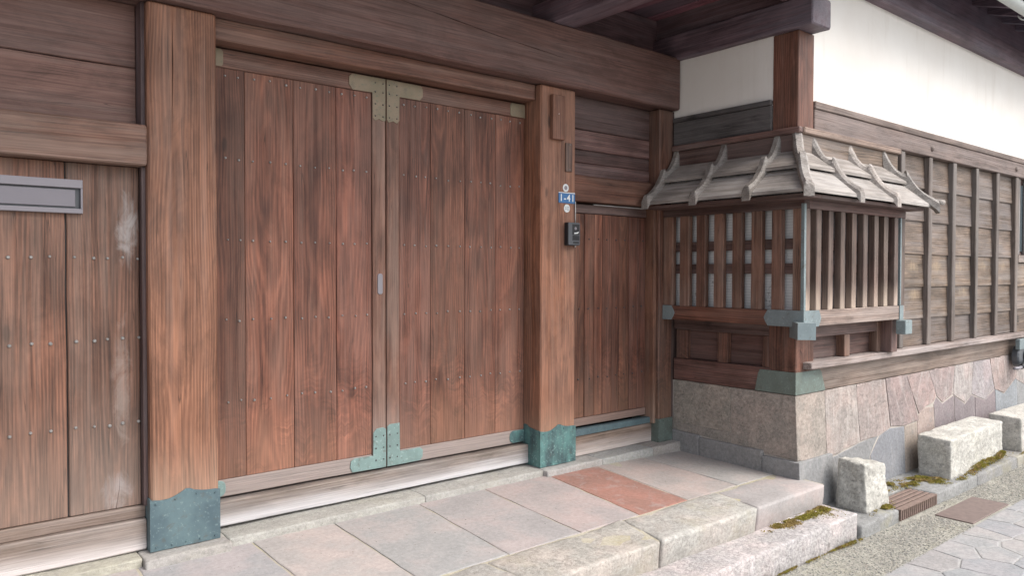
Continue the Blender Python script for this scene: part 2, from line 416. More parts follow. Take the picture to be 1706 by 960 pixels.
def beam(name, mat, parent, x0, x1, y0, y1, z0, z1, axis=None, bev=.005, jit=0., seg=1, tint=None, crack=None, label=None, tilt=0.):
    """A squared timber along its longest side, edges chamfered, worn by jit; crack = (list of (along, across) points, width) on the -y face."""
    lo, hi = [x0, y0, z0], [x1, y1, z1]
    ext = [hi[i] - lo[i] for i in range(3)]
    ax = 'xyz'.index(axis) if axis else int(np.argmax(ext))
    p, q = [i for i in range(3) if i != ax]
    bev = min(bev, ext[p] * .3, ext[q] * .3, ext[ax] * .3)
    sd_ = rr(0, 100)
    L = ext[ax]
    st = [(lo[ax], bev)] + [(lo[ax] + bev + (L - 2 * bev) * i / seg, 0) for i in range(seg + 1)] + [(hi[ax], bev)]
    V, Fc = [], []
    use_crack = crack is not None
    for t, ins in st:
        cs = []
        for ci, (sp_, sq_) in enumerate(((0, 0), (1, 0), (1, 1), (0, 1))):
            jp = jit * nz1(t * 2.3, sd_ + ci) + jit * .6 * nz1(t * 9, sd_ + ci + 9)
            jq = jit * nz1(t * 2.3, sd_ + ci + 20) + jit * .6 * nz1(t * 9, sd_ + ci + 29)
            cp = (hi[p] - ins if sp_ else lo[p] + ins) + jp
            cq = (hi[q] - ins if sq_ else lo[q] + ins) + jq
            cs.append((cp, cq, 1 if sp_ else -1, 1 if sq_ else -1))
        ring = []
        seqs = {0: 'qp', 1: 'pq', 2: 'qp', 3: 'pq'}
        for ci, (cp, cq, dp, dq) in enumerate(cs):
            two = [(cp, cq - dq * bev), (cp - dp * bev, cq)]
            if seqs[ci] == 'pq': two.reverse()
            # order so the ring walks round: corner0 (left side -> bottom side) ...
            ring += two
        # ring order: c0:(lo p side),(lo q side); c1:(lo q side),(hi p side); c2:(hi p),(hi q); c3:(hi q),(lo p)
        if use_crack:
            # the -y face is lo q when q==1 (axis x or z with p/q order), lo p when p==1
            if q == 1: i0, i1 = 1, 2            # lo q side between c0 and c1
            else: i0, i1 = 7, 8                 # lo p side between c3 and c0
            pts, wd = crack
            al = [c[0] for c in pts]; ac = [c[1] for c in pts]
            pos = float(np.interp(t, al, ac))
            mid = (al[0] + al[-1]) / 2; half = abs(al[-1] - al[0]) / 2
            k = max(0., 1 - abs((t - mid) / half) ** 4)
            k = k * (.55 + .45 * math.sin(t * 31 + sd_) * math.sin(t * 13)) if k > 0 else 0
            pos += .004 * nz1(t * 14, sd_ + 50)
            w = wd * max(k, .0) + 1e-5
            if q == 1:
                yy = lo[1]
                extra = [(pos - w, yy + ins), (pos, yy + ins + w * 5), (pos + w, yy + ins)]
                ring = ring[:2] + extra + ring[2:]
            else:
                yy = lo[1]
                extra = [(yy + ins, pos + w), (yy + ins + w * 5, pos), (yy + ins, pos - w)]
                ring = ring + extra
        for (cp, cq) in ring:
            v = [0, 0, 0]; v[ax] = t; v[p] = cp; v[q] = cq
            V.append(v)
    n_ = len(V) // len(st)
    for i in range(len(st) - 1):
        for j in range(n_):
            k = (j + 1) % n_
            Fc.append((i * n_ + j, i * n_ + k, (i + 1) * n_ + k, (i + 1) * n_ + j))
    Fc.append(tuple(range(n_ - 1, -1, -1)))
    Fc.append(tuple((len(st) - 1) * n_ + j for j in range(n_)))
    if tilt:                                       # lean of a lapped board: the lower edge stands out in -y
        for v in V:
            v[1] -= tilt * (1 - (v[2] - z0) / (z1 - z0))
    return mk(name, V, Fc, mat, parent, tint, label=label)

def prism(name, mat, parent, poly, to3, depth, bev=.004, tint=None, wob=0., label=None, dents=0., kind=None, sub=.12):
    """poly (2D) -> slab; to3(a, b, out) gives the 3D point, out = height above the base plane. Top edge worn and chamfered."""
    P = [Vector(p) for p in poly]
    pts = []
    for i, a in enumerate(P):
        b2 = P[(i + 1) % len(P)]
        m = max(1, int((b2 - a).length / sub)) if wob else 1
        for k in range(m):
            v = a.lerp(b2, k / m)
            pts.append(v)
    c = sum(pts, Vector((0, 0))) / len(pts)
    sd_ = rr(0, 100)
    if wob:
        pts = [v + Vector((noise.noise(Vector((v.x * 9, v.y * 9, sd_))), noise.noise(Vector((v.x * 9, v.y * 9, sd_ + 7))))) * wob for v in pts]
    n_ = len(pts)
    def inset(d):
        out = []
        for i in range(n_):
            a, v, b2 = pts[i - 1], pts[i], pts[(i + 1) % n_]
            e1 = (v - a); e2 = (b2 - v)
            e1 = e1.normalized() if e1.length > 1e-9 else Vector((1, 0)); e2 = e2.normalized() if e2.length > 1e-9 else e1
            nn = Vector((-(e1.y + e2.y), e1.x + e2.x))
            nn = nn.normalized() if nn.length > 1e-6 else (c - v).normalized()
            if nn.dot(c - v) < 0: nn = -nn
            out.append(v + nn * d)
        return out
    V = [to3(v.x, v.y, 0) for v in pts]
    V += [to3(v.x, v.y, depth - bev) for v in pts]
    V += [to3(v.x, v.y, depth - bev * .25 + dents * noise.noise(Vector((v.x * 6, v.y * 6, sd_)))) for v in inset(bev * .6)]
    V += [to3(v.x, v.y, depth + dents * noise.noise(Vector((v.x * 4, v.y * 4, sd_)))) for v in inset(bev * 1.8)]
    Fc = []
    for k in range(3):
        for i in range(n_):
            j = (i + 1) % n_
            Fc.append((k * n_ + i, k * n_ + j, (k + 1) * n_ + j, (k + 1) * n_ + i))
    Fc.append(tuple(range(n_ - 1, -1, -1)))
    Fc.append(tuple(3 * n_ + i for i in range(n_)))
    return mk(name, V, Fc, mat, parent, tint, label=label, kind=kind)

def on_y(y, s=1):            # plane facing -y: poly in (x, z)
    return lambda a, b, o: (a, y - o, b)
def on_x(x):                 # plane facing -x: poly in (y, z)
    return lambda a, b, o: (x - o, a, b)
def on_z(z):
    return lambda a, b, o: (a, b, z + o)

def round_rect(x0, x1, z0, z1, r=.02, corners='all', k=4):
    pts = []
    for (cx, cz, a0, nm) in ((x1 - r, z1 - r, 0, 'tr'), (x0 + r, z1 - r, 90, 'tl'), (x0 + r, z0 + r, 180, 'bl'), (x1 - r, z0 + r, 270, 'br')):
        if corners == 'all' or nm in corners:
            for i in range(k + 1):
                a = rad(a0 + 90 * i / k)
                pts.append((cx + r * math.cos(a), cz + r * math.sin(a)))
        else:
            pts.append((x1 if 'r' in nm else x0, z1 if 't' in nm else z0))
    return pts

def tube(name, mat, parent, path, r, n_=8, tint=None):
    P = [Vector(p) for p in path]
    V, Fc = [], []
    for i, p in enumerate(P):
        t = (P[min(i + 1, len(P) - 1)] - P[max(i - 1, 0)]).normalized()
        up = Vector((0, 0, 1)) if abs(t.z) < .9 else Vector((1, 0, 0))
        s = t.cross(up).normalized(); u = s.cross(t)
        for k in range(n_):
            a = 2 * math.pi * k / n_
            V.append(p + s * r * math.cos(a) + u * r * math.sin(a))
    for i in range(len(P) - 1):
        for k in range(n_):
            k2 = (k + 1) % n_
            Fc.append((i * n_ + k, i * n_ + k2, (i + 1) * n_ + k2, (i + 1) * n_ + k))
    Fc.append(tuple(range(n_ - 1, -1, -1))); Fc.append(tuple((len(P) - 1) * n_ + k for k in range(n_)))
    return mk(name, [tuple(v) for v in V], Fc, mat, parent, tint, smooth=True)

def nails(name, parent, pts, mat=None, r=.0085, nrm=(0, -1, 0)):
    V, Fc = [], []
    nv = Vector(nrm)
    s = nv.cross(Vector((0, 0, 1))).normalized(); u = s.cross(nv)
    for p in pts:
        p = Vector(p); b0 = len(V); rk = r * rr(.8, 1.15)
        for rr_, h in ((1., -.002), (1., .003), (.55, .007)):
            for k in range(7):
                a = 2 * math.pi * k / 7
                V.append(tuple(p + (s * math.cos(a) + u * math.sin(a)) * rk * rr_ + nv * h))
        for lv in range(2):
            for k in range(7):
                k2 = (k + 1) % 7
                Fc.append((b0 + lv * 7 + k, b0 + lv * 7 + k2, b0 + lv * 7 + 7 + k2, b0 + lv * 7 + 7 + k))
        Fc.append(tuple(b0 + 14 + k for k in range(7)))
    return mk(name, V, Fc, mat or M_NAIL, parent, kind='stuff')

def shoe(parent, mat, x0, x1, y0, y1, z0, prof, t=.006):
    """Copper sleeve round a post foot; prof = [(fraction round a face, height)]."""
    x0 -= t; x1 += t; y0 -= t; y1 += t
    cor = [(x0, y0), (x1, y0), (x1, y1), (x0, y1)]
    per = []
    fx = [p_[0] for p_ in prof]; fz = [p_[1] for p_ in prof]
    for i in range(4):
        a, c2 = cor[i], cor[(i + 1) % 4]
        for k in range(16):
            f = k / 16
            per.append((a[0] + (c2[0] - a[0]) * f, a[1] + (c2[1] - a[1]) * f, float(np.interp(f, fx, fz)) + .002 * nz1(f * 9, i)))
    cx, cy = (x0 + x1) / 2, (y0 + y1) / 2
    n_ = len(per)
    V = [(x, y, z0) for x, y, z in per] + [(x, y, z) for x, y, z in per]
    V += [(x + (t + .002) * (1 if x < cx else -1) * (abs(abs(x - cx) - (x1 - x0) / 2) < 1e-6),
           y + (t + .002) * (1 if y < cy else -1) * (abs(abs(y - cy) - (y1 - y0) / 2) < 1e-6), z) for x, y, z in per]
    Fc = []
    for k in range(2):
        for i in range(n_):
            j = (i + 1) % n_
            Fc.append((k * n_ + i, k * n_ + j, (k + 1) * n_ + j, (k + 1) * n_ + i))
    o = mk('copper_shoe', V, Fc, mat, parent)
    pts = [(x0 + (x1 - x0) * f, y0, z0 + .02) for f in (.08, .3, .5, .7, .92)] + [(x0 + (x1 - x0) * f, y0, z0 + float(np.interp(f, fx, fz)) - .02 - z0) for f in (.08, .35, .65, .92)]
    nl = nails('nail', parent, pts, mat, .006)
    return o
SHOE_PROF = [(0, .278), (.12, .272), (.27, .272), (.4, .29), (.52, .318), (.62, .298), (.78, .286), (1, .282)]
# ------------------------------------------------------------------ ground and street
STZ = -.46
mk('ground', [(-60, -60, -.75), (60, -60, -.75), (60, 60, -.75), (-60, 60, -.75)], [(0, 1, 2, 3)], ST_GRAVEL, tint=(.30, .29, .27), kind='structure')
street = mk('street', [(-60, -40, STZ - .0025), (60, -40, STZ - .0025), (60, -2.09, STZ - .0025), (-60, -2.09, STZ - .0025)], [(0, 1, 2, 3)], ST_STREET, tint=(.36, .355, .345), kind='structure')
gut = mk('gravel_strip', [(-20, -2.09, STZ - .004), (30, -2.09, STZ - .004), (30, -1.60, STZ - .004), (-20, -1.60, STZ - .004)], [(0, 1, 2, 3)], ST_GRAVEL, tint=(.36, .345, .30), kind='structure')

# crazy paving: irregular polygons cut from scattered seeds
def voronoi(seeds, box):
    cells = []
    for i, s in enumerate(seeds):
        poly = [Vector(p) for p in ((box[0], box[2]), (box[1], box[2]), (box[1], box[3]), (box[0], box[3]))]
        for j, t in enumerate(seeds):
            if i == j or (t - s).length > 1.6: continue
            m, nn = (s + t) / 2, (t - s)
            out = []
            for k in range(len(poly)):
                a, b2 = poly[k], poly[(k + 1) % len(poly)]
                da, db = (a - m).dot(nn), (b2 - m).dot(nn)
                if da <= 0: out.append(a)
                if da * db < 0: out.append(a.lerp(b2, da / (da - db)))
            poly = out
            if len(poly) < 3: break
        if len(poly) >= 3: cells.append((s, poly))
    return cells
def shrink(poly, d):
    c = sum(poly, Vector((0, 0))) / len(poly)
    return [v + (c - v).normalized() * min(d, (c - v).length * .3) for v in poly]
seeds = []
tries = 0
while tries < 6000 and len(seeds) < 190:
    tries += 1
    s = Vector((rr(3.2, 10.2), rr(-4.6, -2.09)))
    if all((s - t).length > .235 for t in seeds): seeds.append(s)
flag_cols = [(.32, .325, .33), (.335, .335, .335), (.305, .31, .32), (.34, .325, .32), (.315, .32, .31), (.345, .34, .335)]
for s, poly in voronoi(seeds, (3.2, 10.2, -4.6, -2.095)):
    prism('flagstone', ST_FLAG, street, shrink(poly, .005), on_z(STZ - .012), .0125 + rr(0, .003), .006, RNG.choice(flag_cols), wob=.012, sub=.09)

# pebbles of the washed aggregate strip
g = np.random.default_rng(3)
NP = 26000
px_ = g.uniform(3.2, 11.5, NP); py_ = g.uniform(-2.12, -1.66, NP)
keep = ~((px_ > 6.46) & (px_ < 7.30) & (py_ < -1.76)) & ~((px_ > 6.08) & (px_ < 6.8) & (py_ > -1.74))
px_, py_ = px_[keep], py_[keep]
dens = np.array([noise.noise(Vector((x * 2.2, y * 4, 4))) for x, y in zip(px_, py_)])
keep = g.uniform(0, 1, len(px_)) < np.clip(.75 + dens * .9, .15, 1)
px_, py_ = px_[keep], py_[keep]
n_ = len(px_)
rs = g.uniform(.0035, .0085, n_)
oct_ = np.array([(1, 0, 0), (0, 1, 0), (-1, 0, 0), (0, -1, 0), (0, 0, .6), (0, 0, -.6)], float)
of = np.array([(0, 1, 4), (1, 2, 4), (2, 3, 4), (3, 0, 4)])
th = g.uniform(0, 6.28, n_)
ov = oct_[None] * g.uniform(.7, 1.35, (n_, 6, 1)) * rs[:, None, None]
cs, sn_ = np.cos(th)[:, None], np.sin(th)[:, None]
vx = ov[:, :, 0] * cs - ov[:, :, 1] * sn_ + px_[:, None]; vy = ov[:, :, 0] * sn_ + ov[:, :, 1] * cs + py_[:, None]; vz = ov[:, :, 2] + STZ - .003
PV = np.stack([vx, vy, vz], -1).reshape(-1, 3)
PF = (of[None] + (np.arange(n_) * 6)[:, None, None]).reshape(-1, 3)
me = bpy.data.meshes.new('pebbles'); me.from_pydata(PV.tolist(), [], PF.tolist()); me.materials.append(PEB)
o = link('gravel', me, None, (0, 0, 0)); tag(o, 'loose pale pebbles set in the strip along the kerb', None, None, 'stuff')

# forecourt: sill stones, pavers, edge stones, step stones
fore = empty('forecourt', (3, -.6, -.1), kind='structure')
def pave_z(x, y):                    # the slabs fall a little from the gate to the edge stones
    zb_ = -.050 - .036 * min(1, max(0, (x - 4.5) / .9))
    t = min(1.1, max(-.4, (-.08 - y) / .95))
    return zb_ + (-.100 - zb_) * t
V, Fc = [], []
for x in (-3, 4.5, 5.4, 5.46):
    for y in (-1.40, -1.05, -.08, .3):
        V.append((x, y, pave_z(x, y) - .0045 - (.006 if y < -1.2 else 0)))
for i in range(3):
    for j in range(3):
        Fc.append((i * 4 + j, i * 4 + j + 1, i * 4 + 5 + j, i * 4 + 4 + j))
mk('bedding', V, Fc, ST_MORTAR, fore, (.42, .385, .31))
front = [-2.2, -1.3, -.56, .24, .97, 1.60, 2.095, 2.676, 3.246, 3.785, 4.299, 4.889, 5.26]
back = [-2.2, -1.3, -.55, .25, .96, 1.56, 2.069, 2.691, 3.237, 3.851, 4.343, 4.888, 5.405]
front = front[:12]; back = back[:12]
pcol = [(.385, .365, .355)] * 3 + [(.37, .355, .345), (.35, .345, .35), (.40, .375, .36), (.345, .34, .335), (.355, .335, .33), (.37, .33, .32), (.315, .178, .145), (.375, .335, .315), (.365, .35, .335)]
for i in range(len(front)):
    b1, f1 = (back[i + 1], front[i + 1]) if i + 1 < len(front) else (5.405, 5.405)
    j = .0045
    yf = -1.02
    poly = [(front[i] + j, yf), (f1 - j, yf), (b1 - j, .11), (back[i] + j, .11)]
    prism('paver', ST_PAV, fore, poly, lambda a, b2, o: (a, b2, pave_z(a, b2) - .045 + o), .045 + rr(-.002, .002), .0045, pcol[i], wob=.009, sub=.10, dents=.002,
          label='brick red paver' if i == 9 else None)
ex = [-2.4, -1.2, .1, 1.1, 1.85, 2.50, 3.0 + .61, 4.606, 5.42]
ef = [-2.4, -1.2, .1, 1.1, 1.85, 2.55, 3.53, 4.535, 5.44]
ecol = [(.38, .365, .34)] * 5 + [(.40, .38, .345), (.42, .405, .375), (.38, .355, .345)]
def rough_block(name, mat, parent, P8, cuts=10, amp=.008, fine=.003, rnd=.02, tint=None, label=None, seed=0, k=3.):
    """An eight-cornered stone, worn round at the arrises and hammered by noise. P8 = four bottom, four top corners."""
    bm = bmesh.new()
    P8 = [Vector(p) for p in P8]
    vs = [bm.verts.new(p) for p in P8]
    for f in ((3, 2, 1, 0), (4, 5, 6, 7), (0, 1, 5, 4), (1, 2, 6, 5), (2, 3, 7, 6), (3, 0, 4, 7)):
        bm.faces.new([vs[i] for i in f])
    L = [(P8[1] - P8[0]).length, (P8[3] - P8[0]).length, (P8[4] - P8[0]).length]
    bmesh.ops.bevel(bm, geom=bm.edges[:], offset=rnd, segments=2, profile=.6, affect='EDGES')
    big = [e for e in bm.edges if e.calc_length() > rnd * 2.5]
    unit = max(L) / cuts
    for it in range(4):
        big = [e for e in bm.edges if e.calc_length() > unit * 1.6]
        if not big: break
        bmesh.ops.subdivide_edges(bm, edges=big, cuts=1, use_grid_fill=True)
    bmesh.ops.triangulate(bm, faces=[f for f in bm.faces if len(f.verts) > 4])
    bm.normal_update()
    for v in bm.verts:
        p = v.co * k + Vector((seed * 5.1, seed * 2.3, seed))
        d_ = amp * noise.noise(p) + amp * .6 * noise.noise(p * 2.7) + fine * noise.noise(p * 8)
        v.co = v.co + v.normal * d_
    V = [tuple(v.co) for v in bm.verts]; bm.verts.index_update()
    Fc = [tuple(v.index for v in f.verts) for f in bm.faces]
    bm.free()
    return mk(name, V, Fc, mat, parent, tint, label=label, smooth=True)
def box8(x0, x1, y0, y1, z0, z1):
    return [(x0, y0, z0), (x1, y0, z0), (x1, y1, z0), (x0, y1, z0), (x0, y0, z1), (x1, y0, z1), (x1, y1, z1), (x0, y1, z1)]
for i in range(len(ecol)):
    g_ = .0025
    a0, a1, f0, f1 = ex[i] + g_, ex[i + 1] - g_, ef[i] + g_, ef[i + 1] - g_
    P8 = [(f0, -1.40, -.30), (f1, -1.40, -.30), (a1, -1.03, -.30), (a0, -1.03, -.30), (f0, -1.425, -.103), (f1, -1.425, -.103), (a1, -1.03, -.100), (a0, -1.03, -.100)]
    rough_block('edge_stone', ST_EDGE if i != 7 else ST_PAV, fore, P8, 12, .014, .004, .022, ecol[i], seed=i)
sx = [-2.4, -.6, 2.05, 5.47]
for i in range(3):
    P8 = box8(sx[i] + .004, sx[i + 1] - .004, -1.665, -1.37, -.5, -.268)
    rough_block('step_stone', ST_STEP, fore, P8, 44, .011, .005, .016, [(.44, .42, .41), (.45, .425, .415), (.45, .425, .42), (.45, .43, .425), (.44, .42, .42)][i], seed=30 + i)
for x0, x1, c_ in ((-2.5, -.8, (.38, .365, .33)), (-.8, .99, (.40, .38, .32)), (.99, 1.44, (.38, .36, .34)), (1.44, 2.74, (.38, .37, .34)), (2.74, 3.80, (.38, .37, .345)), (3.80, 4.40, (.37, .355, .34)), (4.40, 5.02, (.34, .34, .33)), (5.02, 5.41, (.38, .35, .325))):
    yf = -.055 if x0 < 3.79 else -.10
    if x0 in (.99,): yf = -.11
    rough_block('sill_stone', ST_SILL, fore, box8(x0 + .0008, x1 - .0008, yf, .32, -.16, -.004), 16, .006, .004, .011, c_, seed=x0)

gg = np.random.default_rng(5)
V, Fc = [], []
for i in range(260):
    x, y = gg.uniform(.9, 5.3), gg.uniform(-1.38, -.12)
    z = pave_z(x, y) + (.001 if y > -1.03 else .004)
    c = Vector((x, y, z + .002)); a = gg.uniform(0, 6.28); r1, r2 = gg.uniform(.002, .008), gg.uniform(.0015, .004)
    d1, d2 = Vector((math.cos(a), math.sin(a), gg.uniform(-.2, .3))), Vector((-math.sin(a), math.cos(a), gg.uniform(-.1, .2)))
    b0 = len(V)
    V += [tuple(c + d1 * r1), tuple(c + d2 * r2), tuple(c - d1 * r1), tuple(c - d2 * r2), tuple(c + Vector((0, 0, .002)))]
    Fc += [(b0, b0 + 1, b0 + 4), (b0 + 1, b0 + 2, b0 + 4), (b0 + 2, b0 + 3, b0 + 4), (b0 + 3, b0, b0 + 4)]
mk('grit', V, Fc, PEB, None, kind='stuff', label='scattered grit and dry flakes on the forecourt slabs')

# kerb under the house wall, inlet grate and cover plate
kerb = empty('kerb', (7.5, -1.5, STZ), kind='structure')
kx = [5.475, 6.095, 6.785, 7.7, 8.75, 9.8, 11.2, 12.6, 14.0]
for i in range(len(kx) - 1):
    if i == 1:
        rough_block('kerb_stone', ST_KERB, kerb, box8(kx[i] + .003, kx[i + 1] - .003, -1.44, -1.20, -.6, -.362), 8, .005, .003, .012, (.30, .295, .28), seed=60)
        continue
    rough_block('kerb_stone', ST_KERB, kerb, box8(kx[i] + .003, kx[i + 1] - .003, -1.685, -1.20, -.6, -.362), 12, .005, .003, .018, [(.26, .26, .255), 0, (.28, .28, .275), (.28, .275, .27), (.29, .28, .275), (.28, .28, .28), (.27, .27, .27), (.28, .28, .28)][i], seed=61 + i)
grate = empty('drain_grate', (6.44, -1.56, -.46), 'rusty iron drain grate let into the kerb beside the moss', 'drain grate')
mk('frame', [(6.10, -1.696, -.364), (6.78, -1.696, -.364), (6.78, -1.682, -.364), (6.10, -1.682, -.364), (6.10, -1.696, -.374), (6.78, -1.696, -.374), (6.78, -1.682, -.374), (6.10, -1.682, -.374)],
   [(0, 1, 2, 3), (4, 5, 6, 7), (0, 1, 5, 4), (1, 2, 6, 5), (2, 3, 7, 6), (3, 0, 4, 7)], M_RUST, grate)
for k in range(5):
    beam('top_bar', M_RUST, grate, 6.10, 6.78, -1.68 + k * .046, -1.68 + k * .046 + .034, -.376, -.366 + rr(-.001, .001), bev=.003)
for k in range(19):
    x = 6.105 + k * .0368
    beam('slot_bar', M_RUST, grate, x, x + .017, -1.694, -1.674, -.458, -.373, bev=.003)
beam('back_plate', M_DARKVOID, grate, 6.10, 6.78, -1.60, -1.59, -.47, -.38, bev=.001)  # near-black sheet stands for the darkness inside the drain
cov = beam('cover_plate', M_RUST2, None, 6.49, 7.27, -2.07, -1.79, STZ - .03, STZ + .006, bev=.003)
tag(cov, 'flat rusty steel cover plate set in the street before the drain grate', 'cover plate')
# ------------------------------------------------------------------ the timber gate
gate = empty('timber_gate', (2.6, 0, 0), 'old red brown timber gate with double doors, a side door and copper shod posts', 'gate')

# posts
p1 = beam('post', W['postz'], gate, 1.045, 1.40, 0, .36, -.002, 2.936, bev=.010, jit=.003, seg=26, crack=([(2.30, 1.165), (2.93, 1.175)], .0035), tint=(1, 1, 1))
shoe(p1, CU_SLATE, 1.045, 1.40, 0, .36, 0, SHOE_PROF)
p2 = beam('post', W['postz'], gate, 3.815, 4.180, 0, .36, -.002, 2.936, bev=.010, jit=.003, seg=26, crack=([(1.2, 4.00), (2.62, 3.985)], .003), tint=(.92, .88, .86))
shoe(p2, CU_TEAL, 3.815, 4.180, 0, .36, 0, SHOE_PROF)
p3 = beam('post', W['doorz'], gate, 5.205, 5.385, 0, .30, -.002, 2.936, bev=.008, jit=.003, seg=14, tint=(.95, 1.1, 1.15))
shoe(p3, CU_OLIVE, 5.205, 5.385, 0, .30, 0, [(0, .205), (1, .205)])
p4 = beam('post', W['doorz'], gate, -.17, .03, 0, .30, -.002, 2.936, bev=.008, jit=.003, seg=14)

# great beam and lintel
beam('main_beam', W['beamx'], gate, -3.0, 5.405, -.065, .30, 2.938, 3.40, bev=.012, jit=.005, seg=70,
     crack=([(1.9, 3.345), (2.35, 3.28), (2.8, 3.235), (3.3, 3.19), (3.75, 3.16), (4.25, 3.13)], .004))
beam('lintel', W['railx'], gate, 1.41, 3.805, .055, .30, 2.815, 2.936, bev=.006, jit=.002, seg=12, tint=(.86, .72, .66))
beam('threshold', W['sillx'], gate, 1.405, 3.81, .13, .33, .014, .158, bev=.006, jit=.003, seg=14)

# the two door leaves
DY = .19
def leaf(xs, stile, hinge, flip):
    d = empty('door_leaf', ((xs[0] + xs[-1]) / 2, DY, .2)); d.parent = gate; d.location = Vector(WLOC[d.name]) - wloc(gate)
    lo = min(xs[0], stile[0]); hi = max(xs[-1], stile[1])
    zb0, zb1, zt0, zt1 = .172, .272, 2.695, 2.805
    for a, c2 in zip(xs[:-1], xs[1:]):
        beam('plank', W['doorz'], d, a + .0012, c2 - .0012, DY + rr(0, .003), DY + .05, zb1 + .001, zt0 - .001, bev=.0028, jit=.0015, seg=12, tint=tv(.13))
    beam('stile', W['railz'], d, stile[0] + .002, stile[1] - .002, DY - .008, DY + .05, zb0, zt1, bev=.004, jit=.001, seg=8, tint=(.93, .85, .8))
    beam('bottom_rail', W['railx'], d, xs[0] + .002, xs[-1] - .002, DY - .006, DY + .05, zb0, zb1, bev=.004, jit=.001, seg=8)
    beam('top_rail', W['railx'], d, xs[0] + .002, xs[-1] - .002, DY - .006, DY + .05, zt0, zt1, bev=.004, jit=.001, seg=8, tint=(.82, .72, .68))
    pts = []
    for z in (.73, 1.213, 1.688, 2.165, 2.655):
        for a, c2 in zip(xs[:-1], xs[1:]):
            m = 3
            for k in range(m):
                pts.append((a + (c2 - a) * (k + .5) / m + rr(-.008, .008), DY - .001, z + rr(-.006, .006)))
    nails('nail_head', d, pts, M_NAIL, .007)
    # copper: corner angles on the stile side, end caps on the hanging side
    yp = DY - .0085
    s0, s1 = stile[0] + .003, stile[1] - .003
    h = hinge
    if not flip:   # left leaf: arm goes left
        low = [(s1, zb0 + .002), (s1, zb0 + .262), (s1 - .02, zb0 + .275), (s0 + .025, zb0 + .272), (s0, zb0 + .245), (s0, zb1 - .008), (s0 - .14, zb1 - .006), (s0 - .165, zb1 - .02), (s0 - .172, zb0 + .04), (s0 - .155, zb0 + .004)]
        up = [(s1, zt1 - .004), (s1, zt1 - .285), (s1 - .02, zt1 - .29), (s1 - .05, zt1 - .278), (s0 + .02, zt1 - .292), (s0, zt1 - .275), (s0, zt0 + .004), (s0 - .145, zt0 + .002), (s0 - .172, zt0 + .03), (s0 - .172, zt1 - .03), (s0 - .15, zt1 - .006)]
    else:
        low = [(s0, zb0 + .002), (s0, zb0 + .275), (s0 + .02, zb0 + .29), (s1, zb0 + .29), (s1, zb1 - .006), (s1 + .165, zb1 - .004), (s1 + .188, zb1 - .025), (s1 + .186, zb0 + .03), (s1 + .165, zb0 + .004)]
        up = [(s0, zt1 - .004), (s0, zt1 - .275), (s0 + .015, zt1 - .292), (s0 + .05, zt1 - .28), (s1 - .02, zt1 - .292), (s1, zt1 - .27), (s1, zt0 + .004), (s1 + .165, zt0 + .002), (s1 + .19, zt0 + .03), (s1 + .19, zt1 - .03), (s1 + .175, zt1 - .006)]
    prism('corner_plate', CU_PALE, d, low, on_y(yp), .004, .0015, label='verdigris green corner plate')
    prism('corner_plate', CU_TAN, d, up, on_y(yp), .004, .0015, label='tan weathered corner plate')
    nails('nail', d, [(s0 + (s1 - s0) * f, yp - .004, z) for f in (.2, .8) for z in (zb0 + .06, zb0 + .14, zb0 + .22, zt1 - .26, zt1 - .18, zt1 - .1, zt1 - .04)], M_DKNAIL, .005)
    ew = .095 if not flip else .15
    x0, x1 = (xs[0] + .004, xs[0] + ew) if not flip else (xs[-1] - ew, xs[-1] - .004)
    cn = ('tr', 'br') if not flip else ('tl', 'bl')
    prism('end_cap', CU_PALE if not flip else CU_TEAL, d, round_rect(x0, x1, zb0 + .004, zb1 - .002, .035, cn), on_y(DY - .0065), .004, .0015, label='verdigris green end cap')
    prism('end_cap', CU_TAN, d, round_rect(x0, x1, zt0 + .004, zt1 - .004, .02, cn), on_y(DY - .0065), .004, .0015, label='tan weathered end cap')
    return d
dl_ = leaf([1.404, 1.626, 1.929, 2.217, 2.474], (2.474, 2.577), None, False)
dr_ = leaf([2.684, 2.942, 3.24, 3.525, 3.811], (2.581, 2.684), None, True)
prism('pull_plate', M_ALU, dl_, round_rect(2.512, 2.550, 1.35, 1.49, .015), on_y(DY - .008), .006, .002)

# right: wicket door, rail, boards above
beam('wicket_rail', W['railx'], gate, 4.185, 5.20, .045, .22, 2.075, 2.285, bev=.006, jit=.002, seg=8, tint=(.70, .55, .48))
for (z0, z1, c_) in ((2.288, 2.398, (1.15, 1.1, 1.15)), (2.400, 2.505, (.75, .72, .75)), (2.508, 2.668, (1.35, 1.3, 1.35)), (2.671, 2.936, (.9, .85, .88))):
    beam('board', W['darkx'], gate, 4.183, 5.203, .115 + rr(0, .008), .15, z0, z1, bev=.005, jit=.002, seg=8, tint=c_)
wk = empty('wicket_door', (4.7, .12, .2)); wk.parent = gate; wk.location = WLOC[wk.name] - wloc(gate)
nw = 9; xw = [4.186 + (5.165 - 4.186) * i / nw for i in range(nw + 1)]
xw = [4.186 + (v - 4.186) + (rr(-.015, .015) if 0 < i < nw else 0) for i, v in enumerate(xw)]
for a, c2 in zip(xw[:-1], xw[1:]):
    beam('plank', W['doorz'], wk, a + .002, c2 - .002, .12 + rr(0, .006), .16, .30, 1.985, bev=.004, jit=.001, seg=8, tint=tv(.22))
beam('bottom_rail', W['railx'], wk, 4.186, 5.165, .115, .16, .235, .298, bev=.004, jit=.001, seg=5, tint=(.85, .72, .66))
beam('top_rail', W['darkx'], wk, 4.186, 5.165, .115, .16, 1.988, 2.06, bev=.004, jit=.001, seg=5)
nails('nail_head', wk, [(a + .05 + rr(-.01, .01), .119, z + rr(-.005, .005)) for z in (.62, 1.20, 1.78) for a in xw[:-1]], M_DKNAIL, .007)
beam('pale_strip', M_GREYROD, wk, 4.49, 5.12, .10, .114, 2.058, 2.066, bev=.001)
